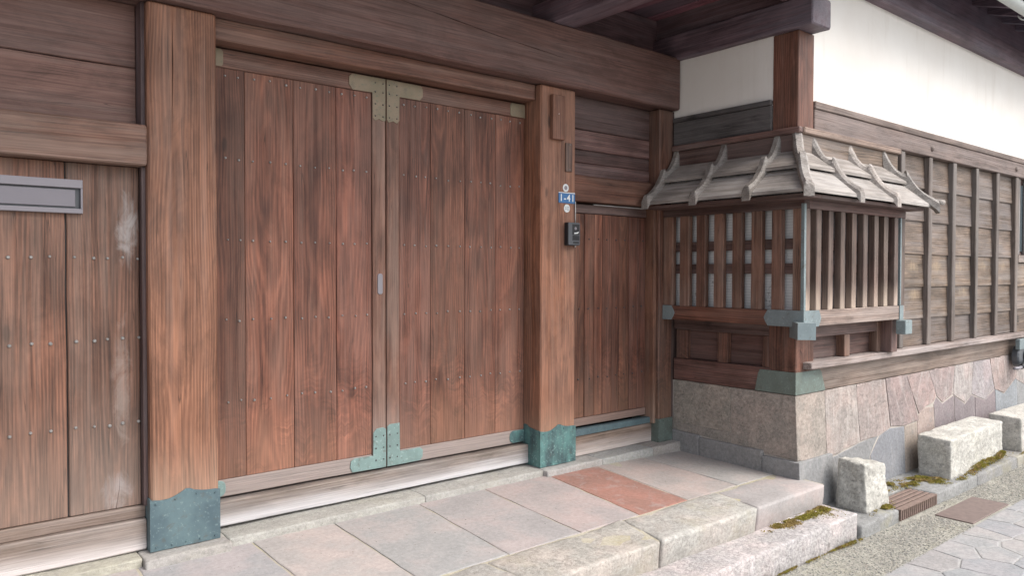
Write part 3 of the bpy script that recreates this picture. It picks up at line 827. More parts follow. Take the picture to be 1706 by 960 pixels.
beam('door_jamb', W['postz'], gate, 5.168, 5.204, .03, .18, .165, 2.073, bev=.004, jit=.001, seg=6, tint=(.85, .9, .95))
beam('wicket_sill', W['sillx'], gate, 4.184, 5.204, .075, .25, .0, .165, bev=.006, jit=.003, seg=6, tint=(.92, .82, .74))
prism('copper_strip', CU_SLATE, gate, [(4.184, .168), (5.204, .168), (5.204, .218), (4.184, .222)], on_y(.12), .055, .003)

# left: side panel, rail, boards above
beam('side_rail', W['railx'], gate, .033, 1.041, -.004, .2, 2.062, 2.275, bev=.008, jit=.003, seg=8, tint=(1.05, 1.0, .95))
for (z0, z1, c_) in ((2.278, 2.596, (1.22, 1.25, 1.2)), (2.600, 2.936, (1.0, 1.02, 1.0))):
    beam('board', W['beamx'], gate, .033, 1.022, .14 + rr(0, .008), .18, z0, z1, bev=.005, jit=.003, seg=12, tint=c_)
beam('gap_strip', W['darkz'], gate, 1.024, 1.0445, .05, .16, .24, 2.06, bev=.002, tint=(.9, .95, 1.05))  # dark strip added for the shadow on the post's left side
beam('gap_strip', W['darkz'], gate, 1.024, 1.0445, .05, .16, 2.278, 2.936, bev=.002, tint=(1, 1.05, 1.2))  # same painted shadow beside the post, bluer, above the rail
sp_ = empty('side_panel', (.5, .1, .2)); sp_.parent = gate; sp_.location = WLOC[sp_.name] - wloc(gate)
for a, c2, c_ in ((.033, .31, (1, 1, 1)), (.31, .674, (1.08, 1.0, .95)), (.682, 1.022, (.96, .97, .97))):
    beam('plank', W['panelz'], sp_, a, c2, .10, .15, .238, 2.06, bev=.005, jit=.003, seg=16, tint=c_,
         crack=([(.23, .90), (.30, .895), (.36, .92), (.45, .915)], .006) if a > .6 else None)
beam('gap_strip', W['blackz'], sp_, .672, .684, .118, .15, .238, 2.06, bev=.001)
beam('bottom_rail', W['sillx'], sp_, .033, 1.041, .085, .15, .172, .236, bev=.005, jit=.003, seg=8, tint=(.9, .8, .74))
pts = []
for z in (.69, 1.14, 1.575):
    for x in [.345, .43, .52, .61, .72, .80, .865, .94, 1.01, .07, .15, .24]:
        pts.append((x + rr(-.008, .008), .099, z + rr(-.006, .006)))
nails('nail_head', sp_, pts, M_NAIL, .0085)
beam('side_sill', W['sillx'], gate, .033, 1.041, .055, .25, -.0, .17, bev=.008, jit=.004, seg=8, tint=(.98, .92, .88))
beam('outer_wall', W['panelx'], gate, -3.0, -.172, .08, .2, -.1, 2.936, bev=.004)
beam('light_block', M_DARKVOID, gate, -3.0, 5.40, .34, .37, -.3, 3.75, axis='x', bev=.002)  # unseen dark sheet added behind the gate to stop light leaks

# roof of the gate: bracket arms, soffit planks, eave purlin, tiles
for x0, x1 in ((1.10, 1.33), (3.90, 4.13)):
    beam('bracket_arm', W['soffity'], gate, x0, x1, -1.30, .33, 3.402, 3.600, bev=.01, jit=.003, seg=8, tint=(1.1, 1.1, 1.2))
beam('wall_plate', W['soffity'], gate, 5.345, 5.62, -1.335, .33, 3.378, 3.602, bev=.01, jit=.003, seg=8, tint=(.9, 1.0, 1.1))
beam('eave_purlin', W['soffitx'], gate, -3.0, 5.62, -1.27, -1.08, 3.603, 3.79, bev=.01, jit=.003, seg=10)
k = 0
x = -3.0
while x < 5.6:
    w = rr(.17, .25)
    x2 = min(x + w, 5.66)
    V = []
    for (yy, zz) in ((-1.75, 3.72), (.33, 3.62)):
        pass
    beam('soffit_plank', W['soffity'], gate, x + .002, x2 - .002, -1.75, .335, 3.792 + rr(0, .006), 3.82, bev=.003, tint=(lambda k: (1.0 + .9 * k, .9 + .15 * k, 1.0 + .2 * k))(rr(0, 1) ** 2))
    x = x2
beam('ridge_plank', W['soffitx'], gate, -3.0, 5.40, .20, .335, 3.402, 3.79, bev=.004)
beam('fascia', W['darkx'], gate, -3.0, 5.68, -1.79, -1.752, 3.74, 3.90, bev=.004)
beam('roof_tiling', M_TILE, gate, -3.0, 5.68, -1.85, .5, 3.90, 4.0, axis='x', bev=.01)

# ------------------------------------------------------------------ things fixed to the gate
ls = empty('letter_slot', (.57, .10, 1.88), 'grey metal letter slot set across two planks of the left side panel', 'letter slot')
x0, x1, z0, z1 = .22, .752, 1.797, 1.968
prism('frame', M_ALU, ls, [(x0, z1 - .042), (x1, z1 - .042), (x1, z1), (x0, z1)], on_y(.1), .028, .002)
prism('frame', M_ALU, ls, [(x0, z0), (x1, z0), (x1, z0 + .024), (x0, z0 + .024)], on_y(.1), .028, .002)
prism('frame', M_ALU, ls, [(x1 - .010, z0 + .024), (x1, z0 + .024), (x1, z1 - .042), (x1 - .010, z1 - .042)], on_y(.1), .028, .002)
prism('flap', M_SLOT, ls, [(x0, z0 + .034), (x1 - .032, z0 + .034), (x1 - .032, z1 - .05), (x0, z1 - .05)], on_y(.1), .014, .002)
prism('recess', M_CHAR, ls, [(x0, z0 + .024), (x1 - .010, z0 + .024), (x1 - .010, z1 - .042), (x0, z1 - .042)], on_y(.1), .004, .001)

nb = empty('name_board', (3.97, -.02, 2.69), 'blank upright wooden name board near the top of the right gate post', 'name board')
beam('board', W['postz'], nb, 3.905, 4.035, -.035, -.002, 2.525, 2.865, bev=.003, tint=(.62, .60, .62))
nails('nail', nb, [(3.965, -.036, 2.72)], M_WHITE, .003)
bd = empty('batten_piece', (4.095, -.01, 2.40), 'short narrow dark wood strip below the blank name board', 'wood strip')
beam('strip', W['darkz'], bd, 4.063, 4.130, -.016, -.002, 2.290, 2.512, bev=.002, tint=(1.1, 1.1, 1.0))
nails('nail', bd, [(4.10, -.017, 2.50), (4.10, -.017, 2.305)], M_NAIL, .005)
def disc(x, z, r, k=20): return [(x + r * math.cos(2 * math.pi * i / k), z + r * math.sin(2 * math.pi * i / k)) for i in range(k)]
s1 = empty('round_sticker', (4.071, 0, 2.162), 'plain pale round sticker just above the blue house number plate', 'sticker')
prism('disc', M_STICK, s1, disc(4.071, 2.162, .031), on_y(-.002), .002, .0004)
prism('ring', M_ALU, s1, disc(4.071, 2.162, .017), on_y(-.004), .0007, .0002)
s2 = empty('round_sticker', (4.084, 0, 2.003), 'pale round sticker with grey characters just below the blue number plate', 'sticker')
prism('disc', M_STICK, s2, disc(4.084, 2.003, .032), on_y(-.002), .002, .0004)
V, Fc = [], []
def addbox(V, Fc, x0, x1, y0, y1, z0, z1):
    b0 = len(V)
    V += [(x0, y0, z0), (x1, y0, z0), (x1, y1, z0), (x0, y1, z0), (x0, y0, z1), (x1, y0, z1), (x1, y1, z1), (x0, y1, z1)]
    Fc += [tuple(b0 + i for i in f) for f in ((0, 1, 2, 3), (4, 5, 6, 7), (0, 1, 5, 4), (1, 2, 6, 5), (2, 3, 7, 6), (3, 0, 4, 7))]
for (a, b2, c2, d2) in ((-.022, -.002, .004, .008), (-.022, -.002, -.008, -.004), (-.013, -.010, -.016, .016), (.003, .023, .010, .014), (.003, .006, -.014, .010), (.020, .023, -.014, .010), (.003, .023, -.016, -.012), (.010, .016, -.004, .002)):
    addbox(V, Fc, 4.084 + a, 4.084 + b2, -.0046, -.0041, 2.003 + c2, 2.003 + d2)
mk('lettering', V, Fc, M_INK, s2)
pl = empty('house_number_plate', (4.083, 0, 2.08), 'blue enamel house number plate reading 1-41 in white', 'number plate')
prism('plate', M_BLUE, pl, round_rect(3.995, 4.170, 2.043, 2.120, .004), on_y(-.002), .003, .0006)
prism('rim', M_STICK, pl, [(3.995, 2.1205), (4.170, 2.1205), (4.170, 2.127), (3.995, 2.127)], on_y(-.002), .004, .0005)
fc = bpy.data.curves.new('lettering', 'FONT'); fc.body = '1-41'; fc.size = .078; fc.space_character = 1.18; fc.extrude = .0005; fc.offset = .0006; fc.align_x = 'CENTER'; fc.align_y = 'CENTER'
fc.materials.append(M_WHITE)
tmp = bpy.data.objects.new('tmp', fc); COL.objects.link(tmp); bpy.context.view_layer.update()
tm = bpy.data.meshes.new_from_object(tmp.evaluated_get(bpy.context.evaluated_depsgraph_get()))
bpy.data.objects.remove(tmp); bpy.data.curves.remove(fc)
tm.name = 'lettering'
fo = link('lettering', tm, pl, (4.083, -.0062, 2.081)); fo.rotation_euler = (rad(90), 0, 0)
ic = empty('intercom', (4.13, -.02, 1.80), 'black door intercom with camera and call button on the right post', 'intercom')
prism('housing', M_BLACK, ic, round_rect(4.058, 4.186, 1.712, 1.892, .008), on_y(-.003), .042, .004)
prism('front_panel', M_CHAR, ic, round_rect(4.060, 4.184, 1.716, 1.888, .008), on_y(-.0445), .004, .001)
prism('camera_window', M_BLACK, ic, round_rect(4.100, 4.176, 1.795, 1.878, .004), on_y(-.0483), .002, .0006)
prism('lens', M_ALU, ic, disc(4.134, 1.845, .012, 12), on_y(-.050), .002, .001)
prism('call_button', M_STICK, ic, [(4.118, 1.802), (4.160, 1.806), (4.168, 1.822), (4.150, 1.814), (4.120, 1.812)], on_y(-.050), .002, .0006)
prism('speaker', M_BLACK, ic, round_rect(4.102, 4.176, 1.752, 1.790, .002), on_y(-.0483), .002, .0006)
prism('name_slot', M_BLACK, ic, round_rect(4.110, 4.172, 1.726, 1.742, .002), on_y(-.0483), .001, .0004)
tube('cable', M_GREYROD, ic, [(4.172, -.008, 1.893), (4.172, -.008, 2.06)], .004, 6)
tube('cable', M_GREYROD, ic, [(4.160, -.02, 1.70), (4.160, -.02, 1.713)], .006, 6)
# ------------------------------------------------------------------ the house wing
house = empty('plaster_house', (7.5, -1, 0), 'white plastered house with grey weatherboards and dark corner post on a stone base', 'house')
WX, FY = 5.41, -1.185
beam('plaster_wall', PLASTER, house, WX + .004, WX + .14, -1.10, .34, 2.64, 3.60, axis='y', bev=.002)
beam('plaster_wall', PLASTER, house, WX + .02, 14.0, FY + .012, FY + .15, 2.66, 4.06, axis='x', bev=.002)
beam('light_stop_wall', M_DARKVOID, house, WX + .06, 14.0, -1.10, -1.04, .50, 4.30, axis='x', bev=.002)  # dark wall added inside so no sky shows through the house
beam('light_stop_wall', M_DARKVOID, house, WX + .06, WX + .12, -1.03, .34, .50, 4.30, axis='z', bev=.002)  # added likewise behind the wing, blocks light leaks
beam('gable_board', W['soffity'], house, WX - .02, WX + .05, -1.1, .34, 3.603, 3.90, bev=.004)
beam('light_leak_filler', W['darkz'], house, 5.387, WX + .05, .012, .30, -.08, 2.936, bev=.002, tint=(.8, .8, .8))  # dark filler added to close a light leak beside the corner post
beam('eave_board', W['soffitx'], house, 5.62, 14.0, -1.25, -1.10, 4.055, 4.36, bev=.004, tint=(.7, .75, .9))
cp = beam('corner_post', W['doorz'], house, WX - .004, WX + .222, FY - .006, FY + .215, 2.58, 3.377, bev=.006, jit=.002, seg=8, tint=(.85, .93, .98))
# upper wing: black board with cap
beam('wing_cap', W['blacky'], house, WX - .035, WX + .05, -.968, -.002, 2.832, 2.872, bev=.004)
beam('wing_board', W['blacky'], house, WX - .022, WX + .05, -.968, -.002, 2.628, 2.830, bev=.004, jit=.002, seg=6)
# front: long beam with cap, and the boards with battens
beam('long_beam', W['greyx'], house, WX + .223, 14.0, -1.200, FY + .1, 2.632, 2.798, bev=.006, jit=.002, seg=20, tint=(.68, .62, .62))
beam('beam_cap', W['greyx'], house, WX + .223, 14.0, -1.208, FY + .1, 2.800, 2.858, bev=.006, jit=.002, seg=20, tint=(.85, .78, .76))
for x, z in ((7.83, 2.712), (10.17, 2.717)):
    V, Fc = [], []
    for j in range(4):
        r_ = .030 * math.cos(j / 3 * 1.3); y_ = -1.200 - .022 * math.sin(j / 3 * 1.3)
        for i in range(10):
            a = i * .6283
            V.append((x + r_ * math.cos(a), y_, z + r_ * math.sin(a)))
    for j in range(3):
        for i in range(10):
            Fc.append((j * 10 + i, j * 10 + (i + 1) % 10, j * 10 + 10 + (i + 1) % 10, j * 10 + 10 + i))
    Fc.append(tuple(range(30, 40)))
    mk('nail_cover', V, Fc, W['greyx'], house, (.8, .75, .75), smooth=True)
zb = [.798, 1.055, 1.362, 1.680, 1.998, 2.317, 2.632]
for i in range(6):
    beam('weatherboard', W['boardx'], house, 5.80 if i > 1 else 6.9, 10.30, -1.135, -1.110, zb[i] + .002, zb[i + 1] + (.012 if i < 5 else -.002), bev=.004, jit=.003, seg=24, tilt=.016, tint=tuple(v * k_ for v, k_ in zip(tv(.12), (.80, .84, .88))))
for i, x in enumerate((7.200, 7.804, 8.389, 8.997, 9.603, 10.215)):
    w = .080 if i < 5 else .095
    beam('batten', W['greyz'], house, x, x + w, -1.190, -1.112, .798, 2.631, bev=.006, jit=.003, seg=10, tint=tuple(v * .62 for v in tv(.08)))
beam('ledge', W['greyx'], house, 5.512, 14.0, -1.262, -1.10, .742, .797, bev=.006, jit=.002, seg=20, tint=(1.25, 1.25, 1.3))
beam('sill_beam', W['greyx'], house, WX + .25, 14.0, FY - .002, FY + .12, .545, .740, bev=.006, jit=.003, seg=20, tint=(.95, .87, .80))
# beyond the last batten: a shuttered window
fr = beam('window', W['darkx'], house, 10.312, 12.6, -1.135, -1.112, 1.66, 2.631, bev=.004)
beam('pane', M_GLASS, fr, 10.36, 12.5, -1.143, -1.137, 1.76, 2.56, axis='x', bev=.001)
for x in (10.345, 10.60, 10.85, 11.1, 11.35):
    beam('mullion', W['greyz'], fr, x, x + .045, -1.180, -1.145, 1.72, 2.62, bev=.003, tint=(.9, .95, 1.0))
beam('frame', W['greyx'], fr, 10.312, 12.6, -1.195, -1.137, 1.63, 1.715, bev=.004)
for i in range(3):
    beam('weatherboard', W['boardx'], house, 10.312, 14.0, -1.160, -1.135, .80 + .272 * i, 1.080 + .272 * i, bev=.004, jit=.003, seg=8, tilt=.02, tint=tv(.12))
# lower wing: sill, little panel frame
beam('wing_sill', W['darky'], house, WX - .006, WX + .12, FY + .2, -.002, .545, .738, bev=.006, jit=.003, seg=8, tint=(1.25, 1.1, 1.05))
lp = beam('corner_post', W['doorz'], house, WX - .002, WX + .262, FY - .004, FY + .235, .546, 1.092, bev=.006, jit=.002, seg=5, tint=(.9, 1.0, 1.05))
prism('copper_shoe', CU_OLIVE, lp, [(-.835, .546), (-.862, .690), (-.880, .722), (FY - .008, .722), (FY - .008, .546)], on_x(WX - .006), .004, .001)
prism('copper_shoe', CU_OLIVE, lp, [(WX - .0095, .546), (WX - .0095, .722), (5.765, .722), (5.79, .70), (5.855, .546)], on_y(FY - .004), .0046, .001)
beam('recess_board', W['darky'], house, WX + .05, WX + .08, -.955, -.002, .74, 1.09, bev=.002, tint=(.8, .7, .68))
beam('head_rail', W['darky'], house, WX - .003, WX + .05, -.953, -.002, .995, 1.092, bev=.004)
for y0, y1 in ((-.150, -.03), (-.570, -.465), (-.953, -.895)):
    beam('panel_stud', W['doorz'], house, WX - .002, WX + .05, y0, y1, .740, .994, bev=.004, tint=(.78, .95, 1.05))
beam('recess_board', W['darkx'], house, 5.68, 6.88, -1.13, -1.105, .80, 1.09, bev=.002)
beam('head_rail', W['darkx'], house, 5.676, 6.85, -1.20, -1.13, .985, 1.092, bev=.004, tint=(1.2, 1.2, 1.2))
for x0 in (6.14, 6.72):
    beam('panel_stud', W['slatz'], house, x0, x0 + .088, -1.205, -1.128, .799, .984 if x0 < 6.5 else 1.09, bev=.004)
# eaves
beam('eave_beam', W['soffitx'], house, 5.62, 14.0, -1.285, FY + .1, 3.85, 4.05, bev=.01, jit=.002, seg=12, tint=(.9, .95, 1.1))
def slant(name, mat, x0, x1, pts, th, tint=None):
    V = []
    for x in (x0, x1):
        for (y, z) in pts: V.append((x, y, z))
        for (y, z) in reversed(pts): V.append((x, y, z + th))
    n2 = len(pts) * 2
    Fc = [tuple(range(n2)), tuple(range(2 * n2 - 1, n2 - 1, -1))] + [(i, (i + 1) % n2, n2 + (i + 1) % n2, n2 + i) for i in range(n2)]
    return mk(name, V, Fc, mat, house, tint)
x = 5.7
while x < 13.5:
    slant('rafter', W['soffity'], x, x + .07, [(-1.80, 4.09), (-1.0, 4.35)], .09, (.8, .9, 1.1))
    x += .42
for i in range(5):
    t0, t1 = i / 5, (i + 1) / 5
    ya, yb = -1.86 + .9 * t0, -1.86 + .9 * t1 - .006
    slant('eave_plank', W['soffitx'], 5.55, 14.0, [(ya, 4.172 + (ya + 1.8) * .325), (yb, 4.172 + (yb + 1.8) * .325)], .02, (rr(.6, 1), rr(.7, 1), rr(.8, 1.2)))
slant('roof_tiling', M_TILE, 5.50, 14.0, [(-1.90, 4.175), (.5, 4.955)], .12)
gt = tube('gutter', M_GUTTER, house, [(5.6, -1.74, 4.075), (14.0, -1.74, 4.085)], .055, 12)
for x in (8.62, 6.9, 10.4):
    tube('gutter_bracket', M_GUTTER, gt, [(x, -1.74 + .075 * math.cos(a), 4.075 + .085 * math.sin(a)) for a in np.linspace(-.3, 3.9 - 7.2, 12)], .007, 6)

# ------------------------------------------------------------------ lattice bay
bay = empty('lattice_bay', (5.6, -.9, 1.05), 'projecting lattice bay window with a small silvered board roof at the corner', 'bay window')
BX, BY, BR = 5.25, -1.338, 6.955
br = beam('bottom_rail', W['doory'], bay, BX, BX + .10, BY, -.003, 1.092, 1.212, bev=.005, jit=.002, seg=8, tint=(.88, .95, .98))
bf = beam('bottom_rail', W['greyx'], bay, BX + .101, BR, BY, BY + .10, 1.092, 1.212, bev=.005, jit=.002, seg=8, tint=(1.05, .98, .95))
def arrow(a0, a1, z0, z1, s):     # plate with a notched arrow end at a1
    w = (z1 - z0)
    return [(a0, z0), (a1 - s * .035, z0), (a1 - s * .012, z0 + w * .28), (a1, z0 + w * .5), (a1 - s * .012, z0 + w * .72), (a1 - s * .035, z1), (a0, z1)]
prism('copper_cap', CU_BLUE, br, arrow(-.004, -.135, 1.090, 1.214, -1), on_x(BX), .003, .001, tint=(1, 1, 1))
prism('copper_cap', CU_BLUE, br, arrow(BY - .003, -1.005, 1.090, 1.215, 1), on_x(BX), .003, .001)
prism('copper_cap', CU_BLUE, bf, arrow(BX - .003, 5.505, 1.090, 1.215, 1), on_y(BY), .003, .001)
beam('bay_floor', W['darky'], bay, BX + .02, WX + .02, BY + .02, -.004, 1.094, 1.13, bev=.002)
beam('bay_floor', W['darkx'], bay, WX + .021, BR - .02, BY + .02, FY + .05, 1.094, 1.13, bev=.002)
beam('top_rail', W['darky'], bay, BX, BX + .07, BY, -.003, 1.985, 2.062, bev=.004)
beam('top_rail', W['darkx'], bay, BX + .071, BR, BY, BY + .07, 1.985, 2.062, bev=.004, tint=(1.2, 1.1, 1.1))
sl = [(-.105, -.004), (-.28, -.182), (-.447, -.356), (-.62, -.533), (-.796, -.71), (-.979, -.885), (-1.151, -1.064)]
for a, c2 in sl + [(-1.318, -1.242)]:
    beam('slat', W['slatz'], bay, BX + .004, BX + .058, a, c2, 1.212, 1.985, bev=.004, jit=.0015, seg=6, tint=tv(.12))
fx_ = [5.275, 5.435, 5.618, 5.808, 5.993, 6.185, 6.377, 6.555, 6.748]
for i, x in enumerate(fx_):
    beam('slat', W['slatfz'], bay, x, x + .072, BY + .004, BY + .058, 1.212, 1.985, bev=.004, jit=.0015, seg=6, tint=tv(.10))
for z0, z1 in ((1.682, 1.763), (1.492, 1.574)):
    beam('lattice_rail', W['darky'], bay, BX + .060, BX + .095, BY + .06, -.004, z0, z1, bev=.003)
    beam('lattice_rail', W['darkx'], bay, BX + .097, BR - .06, BY + .060, BY + .095, z0, z1, bev=.003)
beam('reed_screen', REED, bay, BX + .098, BX + .106, FY - .07, -.006, 1.135, 2.3, axis='z', bev=.001)
beam('dark_interior_board', W['blackx'], bay, WX + .06, BR - .05, FY - .02, FY + .01, 1.13, 2.36, bev=.002, tint=(.7, .6, .6))  # blackened sheet stands for the dark interior behind the front lattice
beam('corner_strip', CU_BLUE, bay, BX - .004, BX + .024, BY - .004, BY + .024, 1.2155, 2.02, bev=.002)
beam('end_post', W['greyz'], bay, BR - .085, BR - .004, BY + .002, BY + .12, 1.212, 1.985, bev=.004, tint=(.55, .5, .48))
beam('end_strip', CU_BLUE, bay, BR - .108, BR - .086, BY - .004, BY + .03, 1.2155, 1.985, bev=.002)
beam('end_panel', W['darkz'], bay, BR - .03, BR - .005, BY + .121, FY + .03, 1.13, 2.3, bev=.002)
# joist ends sheathed in copper: one on the diagonal of the corner, one at the right end
def diag_box(name, mat, c, w, d, z0, z1, back):
    dv = Vector((-1, -1, 0)).normalized(); sv = Vector((1, -1, 0)).normalized()
    V = []
    for z in (z0, z1):
        for s_, dd in ((-w / 2, d), (w / 2, d), (w / 2, -back), (-w / 2, -back)):
            p_ = Vector(c) + sv * s_ + dv * dd
            V.append((p_.x, p_.y, z))
    return mk(name, V, [(0, 1, 2, 3), (4, 5, 6, 7), (0, 1, 5, 4), (1, 2, 6, 5), (2, 3, 7, 6), (3, 0, 4, 7)], mat, bay)
diag_box('joist_end', CU_LIGHT, (BX, BY, 0), .13, .09, 1.005, 1.130, .14)
beam('joist_end', CU_LIGHT, bay, 6.775, 6.905, -1.425, -1.339, .965, 1.088, bev=.006)
beam('joist_strap', CU_BLUE, bay, 6.84, 6.915, -1.345, -1.3385, 1.089, 1.214, bev=.001)
beam('joist', W['darkz'], bay, 6.79, 6.90, -1.30, -1.20, .80, 1.09, bev=.004, tint=(1.2, 1.2, 1.2))
# ledge and fascia over the little roof
beam('fascia', W['darky'], bay, WX - .035, WX + .0, -1.21, -.003, 2.36, 2.572, bev=.003, jit=.001, seg=4)
beam('ledge', W['darky'], bay, WX - .055, WX + .0, -1.235, -.003, 2.574, 2.624, bev=.008, tint=(1.5, 1.5, 1.5))
beam('fascia', W['boardx'], bay, WX + .001, 7.06, -1.215, FY + .008, 2.36, 2.572, bev=.003, jit=.001, seg=4)
beam('ledge', W['greyx'], bay, WX + .001, 7.07, -1.245, FY + .008, 2.574, 2.624, bev=.008, tint=(.95, .85, .78))
# roof: two lapped courses per slope
EX, EY, ER = 4.985, -1.515, 7.04
TX, TY, TR = 5.375, -1.208, 6.80
EZ, TZ = 2.078, 2.385
def slope_pt(side, s, a, h):
    """side: left slope (a = y) / front slope (a = x); s 0 eave .. 1 wall; h above the boards"""
    z = EZ + (TZ - EZ) * s + h
    if side == 'left': return (EX + (TX - EX) * s, a, z)
    return (a, EY + (TY - EY) * s, z)
def hip(s): return EY + (TY - EY) * s
def course(side, s0, s1, h0, h1, th=.026):
    V = []
    if side == 'left':
        q = [(s0, -.004, h0), (s0, hip(s0), h0), (s1, hip(s1), h1), (s1, -.004, h1)]
    else:
        q = [(s0, EX + (TX - EX) * s0, h0), (s0, ER + (TR - ER) * s0, h0), (s1, ER + (TR - ER) * s1, h1), (s1, EX + (TX - EX) * s1, h1)]
    for s, a, h in q: V.append(slope_pt(side, s, a, h))
    for s, a, h in q: V.append(slope_pt(side, s, a, h + th))
    return mk('roof_board', V, [(3, 2, 1, 0), (4, 5, 6, 7), (0, 1, 5, 4), (1, 2, 6, 5), (2, 3, 7, 6), (3, 0, 4, 7)], W['silvery' if side == 'left' else 'silverx'], bay, tuple(v * (.88 if side == 'left' else 1.) for v in tv(.05)))  # left slope tinted darker: its weaker light is put into the colour
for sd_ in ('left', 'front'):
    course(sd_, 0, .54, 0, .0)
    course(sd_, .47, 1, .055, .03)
# right return of the hip
V = []
for h in (0, .026):
    V += [(ER, EY, EZ + h), (ER, FY, EZ + h), (TR, FY, TZ + h), (TR, TY, TZ + h)]
mk('roof_board', V, [(3, 2, 1, 0), (4, 5, 6, 7), (0, 1, 5, 4), (1, 2, 6, 5), (2, 3, 7, 6), (3, 0, 4, 7)], W['silvery'], bay)
beam('eave_underboard', W['darky'], bay, EX + .05, BX - .001, EY + .04, -.005, 2.045, 2.072, bev=.002)
beam('eave_underboard', W['darkx'], bay, BX, ER - .05, EY + .04, BY - .001, 2.045, 2.072, bev=.002)
PROF = [(-.085, -.012, .070), (-.065, -.012, .092), (-.02, .0, .090), (.08, .0, .078), (.20, .0, .074), (.32, .0, .086), (.42, .0, .112), (.50, .0, .150), (.545, .0, .156), (.56, .0, .128), (.64, .0, .108), (.74, .0, .104), (.84, .0, .122), (.93, .0, .158), (1.01, .02, .205), (1.045, .05, .222), (1.06, .12, .205)]
def batten(side, pos, w=.068, lean=0., ext=0.):
    """Carved roof batten: double-curved top, chamfered, running up the slope."""
    V, Fc = [], []
    for i, (s, lo, hi) in enumerate(PROF):
        if s < .0: s = s - ext
        if side == 'left': c = Vector(slope_pt('left', s, pos, 0)); sv = Vector((0, 1, 0))
        elif side == 'front': c = Vector(slope_pt('front', s, pos + lean * s, 0)); sv = Vector((1, 0, 0))
        elif side == 'hip':
            c = Vector((EX + (TX - EX) * s, EY + (TY - EY) * s, EZ + (TZ - EZ) * s)); sv = Vector((.707, -.707, 0))
        else:
            c = Vector((ER + (TR - ER) * s, EY + (TY - EY) * s, EZ + (TZ - EZ) * s)); sv = Vector((.707, .707, 0))
        for a, h in ((-.5, lo), (-.5, lo + (hi - lo) * .72), (-.28, hi), (.28, hi), (.5, lo + (hi - lo) * .72), (.5, lo)):
            p_ = c + sv * a * w; V.append((p_.x, p_.y, p_.z + h))
    for i in range(len(PROF) - 1):
        for j in range(6):
            k2 = (j + 1) % 6
            Fc.append((i * 6 + j, i * 6 + k2, i * 6 + 6 + k2, i * 6 + 6 + j))
    Fc.append((0, 1, 2, 3, 4, 5)); Fc.append(tuple((len(PROF) - 1) * 6 + j for j in range(6)))
    return mk('roof_batten', V, Fc, W['silverx' if side == 'left' else 'silvery'], bay, tuple(v * (.68 if side == 'left' else .9) for v in tv(.06)))  # left battens darker too, shade of that slope painted into the tint
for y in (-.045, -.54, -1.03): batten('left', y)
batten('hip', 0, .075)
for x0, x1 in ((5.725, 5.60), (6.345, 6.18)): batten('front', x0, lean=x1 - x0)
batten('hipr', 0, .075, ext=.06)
batten('hipr', 0, .05, ext=-.2) if False else None
nose = tube('roof_finial', W['silverx'], bay, [(ER + .02, EY - .02, EZ + .05), (ER + .05, EY - .05, EZ + .045), (ER + .08, EY - .07, EZ + .04)], .024, 8)

# ------------------------------------------------------------------ stone base
sb = empty('stone_base', (7, -1.1, -.3), 'stone base of pink grey dressed stones fitted together under the house', 'stone wall')
cy0, cy1 = FY + .005, FY - .002 - 1.14 * .045 + .007
V = []
for x in (WX + .006, 14.0):
    V += [(x, cy0, .538), (x, cy1, -.6), (x, .3, -.6), (x, .3, .538)]
mk('joint_core', V, [(0, 1, 2, 3), (7, 6, 5, 4), (0, 1, 5, 4), (1, 2, 6, 5), (2, 3, 7, 6), (3, 0, 4, 7)], ST_JOINT, sb, (.43, .39, .35))
wa, wb = -.602, .335
def yb(z): return FY - .002 - max(0., (.54 - z)) * .045          # the front leans out a little towards its foot
def wall_front(a, b2, o): return (a, yb(b2) - o + .03, b2)
wt = on_x(WX + .03)
prism('stone', ST_WING, sb, [(wa + .003, .165), (-.004, .160), (-.004, .540), (wa + .003, .540)], wt, .030, .003, (.33, .30, .26), wob=.004)
prism('stone', ST_WING, sb, [(wa + .003, .070), (-.004, .095), (-.004, .156), (wa + .003, .160)], wt, .028, .003, (.335, .305, .27), wob=.004)
# the corner stone shows on both faces
def corner_stone(name, mat, y_in, x_in, z0l, z0c, z0r, z1, out, tint):
    xw = WX - out; 
    V = []
    for (z_l, z_c, z_r) in ((z0l, z0c, z0r), (z1, z1, z1)):
        V += [(xw, y_in, z_l), (xw, yb(z_c) - out, z_c), (x_in, yb(z_r) - out, z_r), (x_in, yb(z_r) + .10, z_r), (WX + .10, yb(z_r) + .1, z_r), (WX + .10, y_in, z_l)]
    Fc = [(5, 4, 3, 2, 1, 0), (6, 7, 8, 9, 10, 11)] + [(i, (i + 1) % 6, 6 + (i + 1) % 6, 6 + i) for i in range(6)]
    o = mk(name, V, Fc, mat, sb, tint)
    bm = bmesh.new(); bm.from_mesh(o.data)
    bmesh.ops.bevel(bm, geom=bm.edges[:], offset=.003, segments=1, affect='EDGES')
    bm.to_mesh(o.data); bm.free()
    return o
corner_stone('stone', ST_WING, wa - .003, 5.855, .06, .035, -.010, .540, 0., (.34, .30, .265))
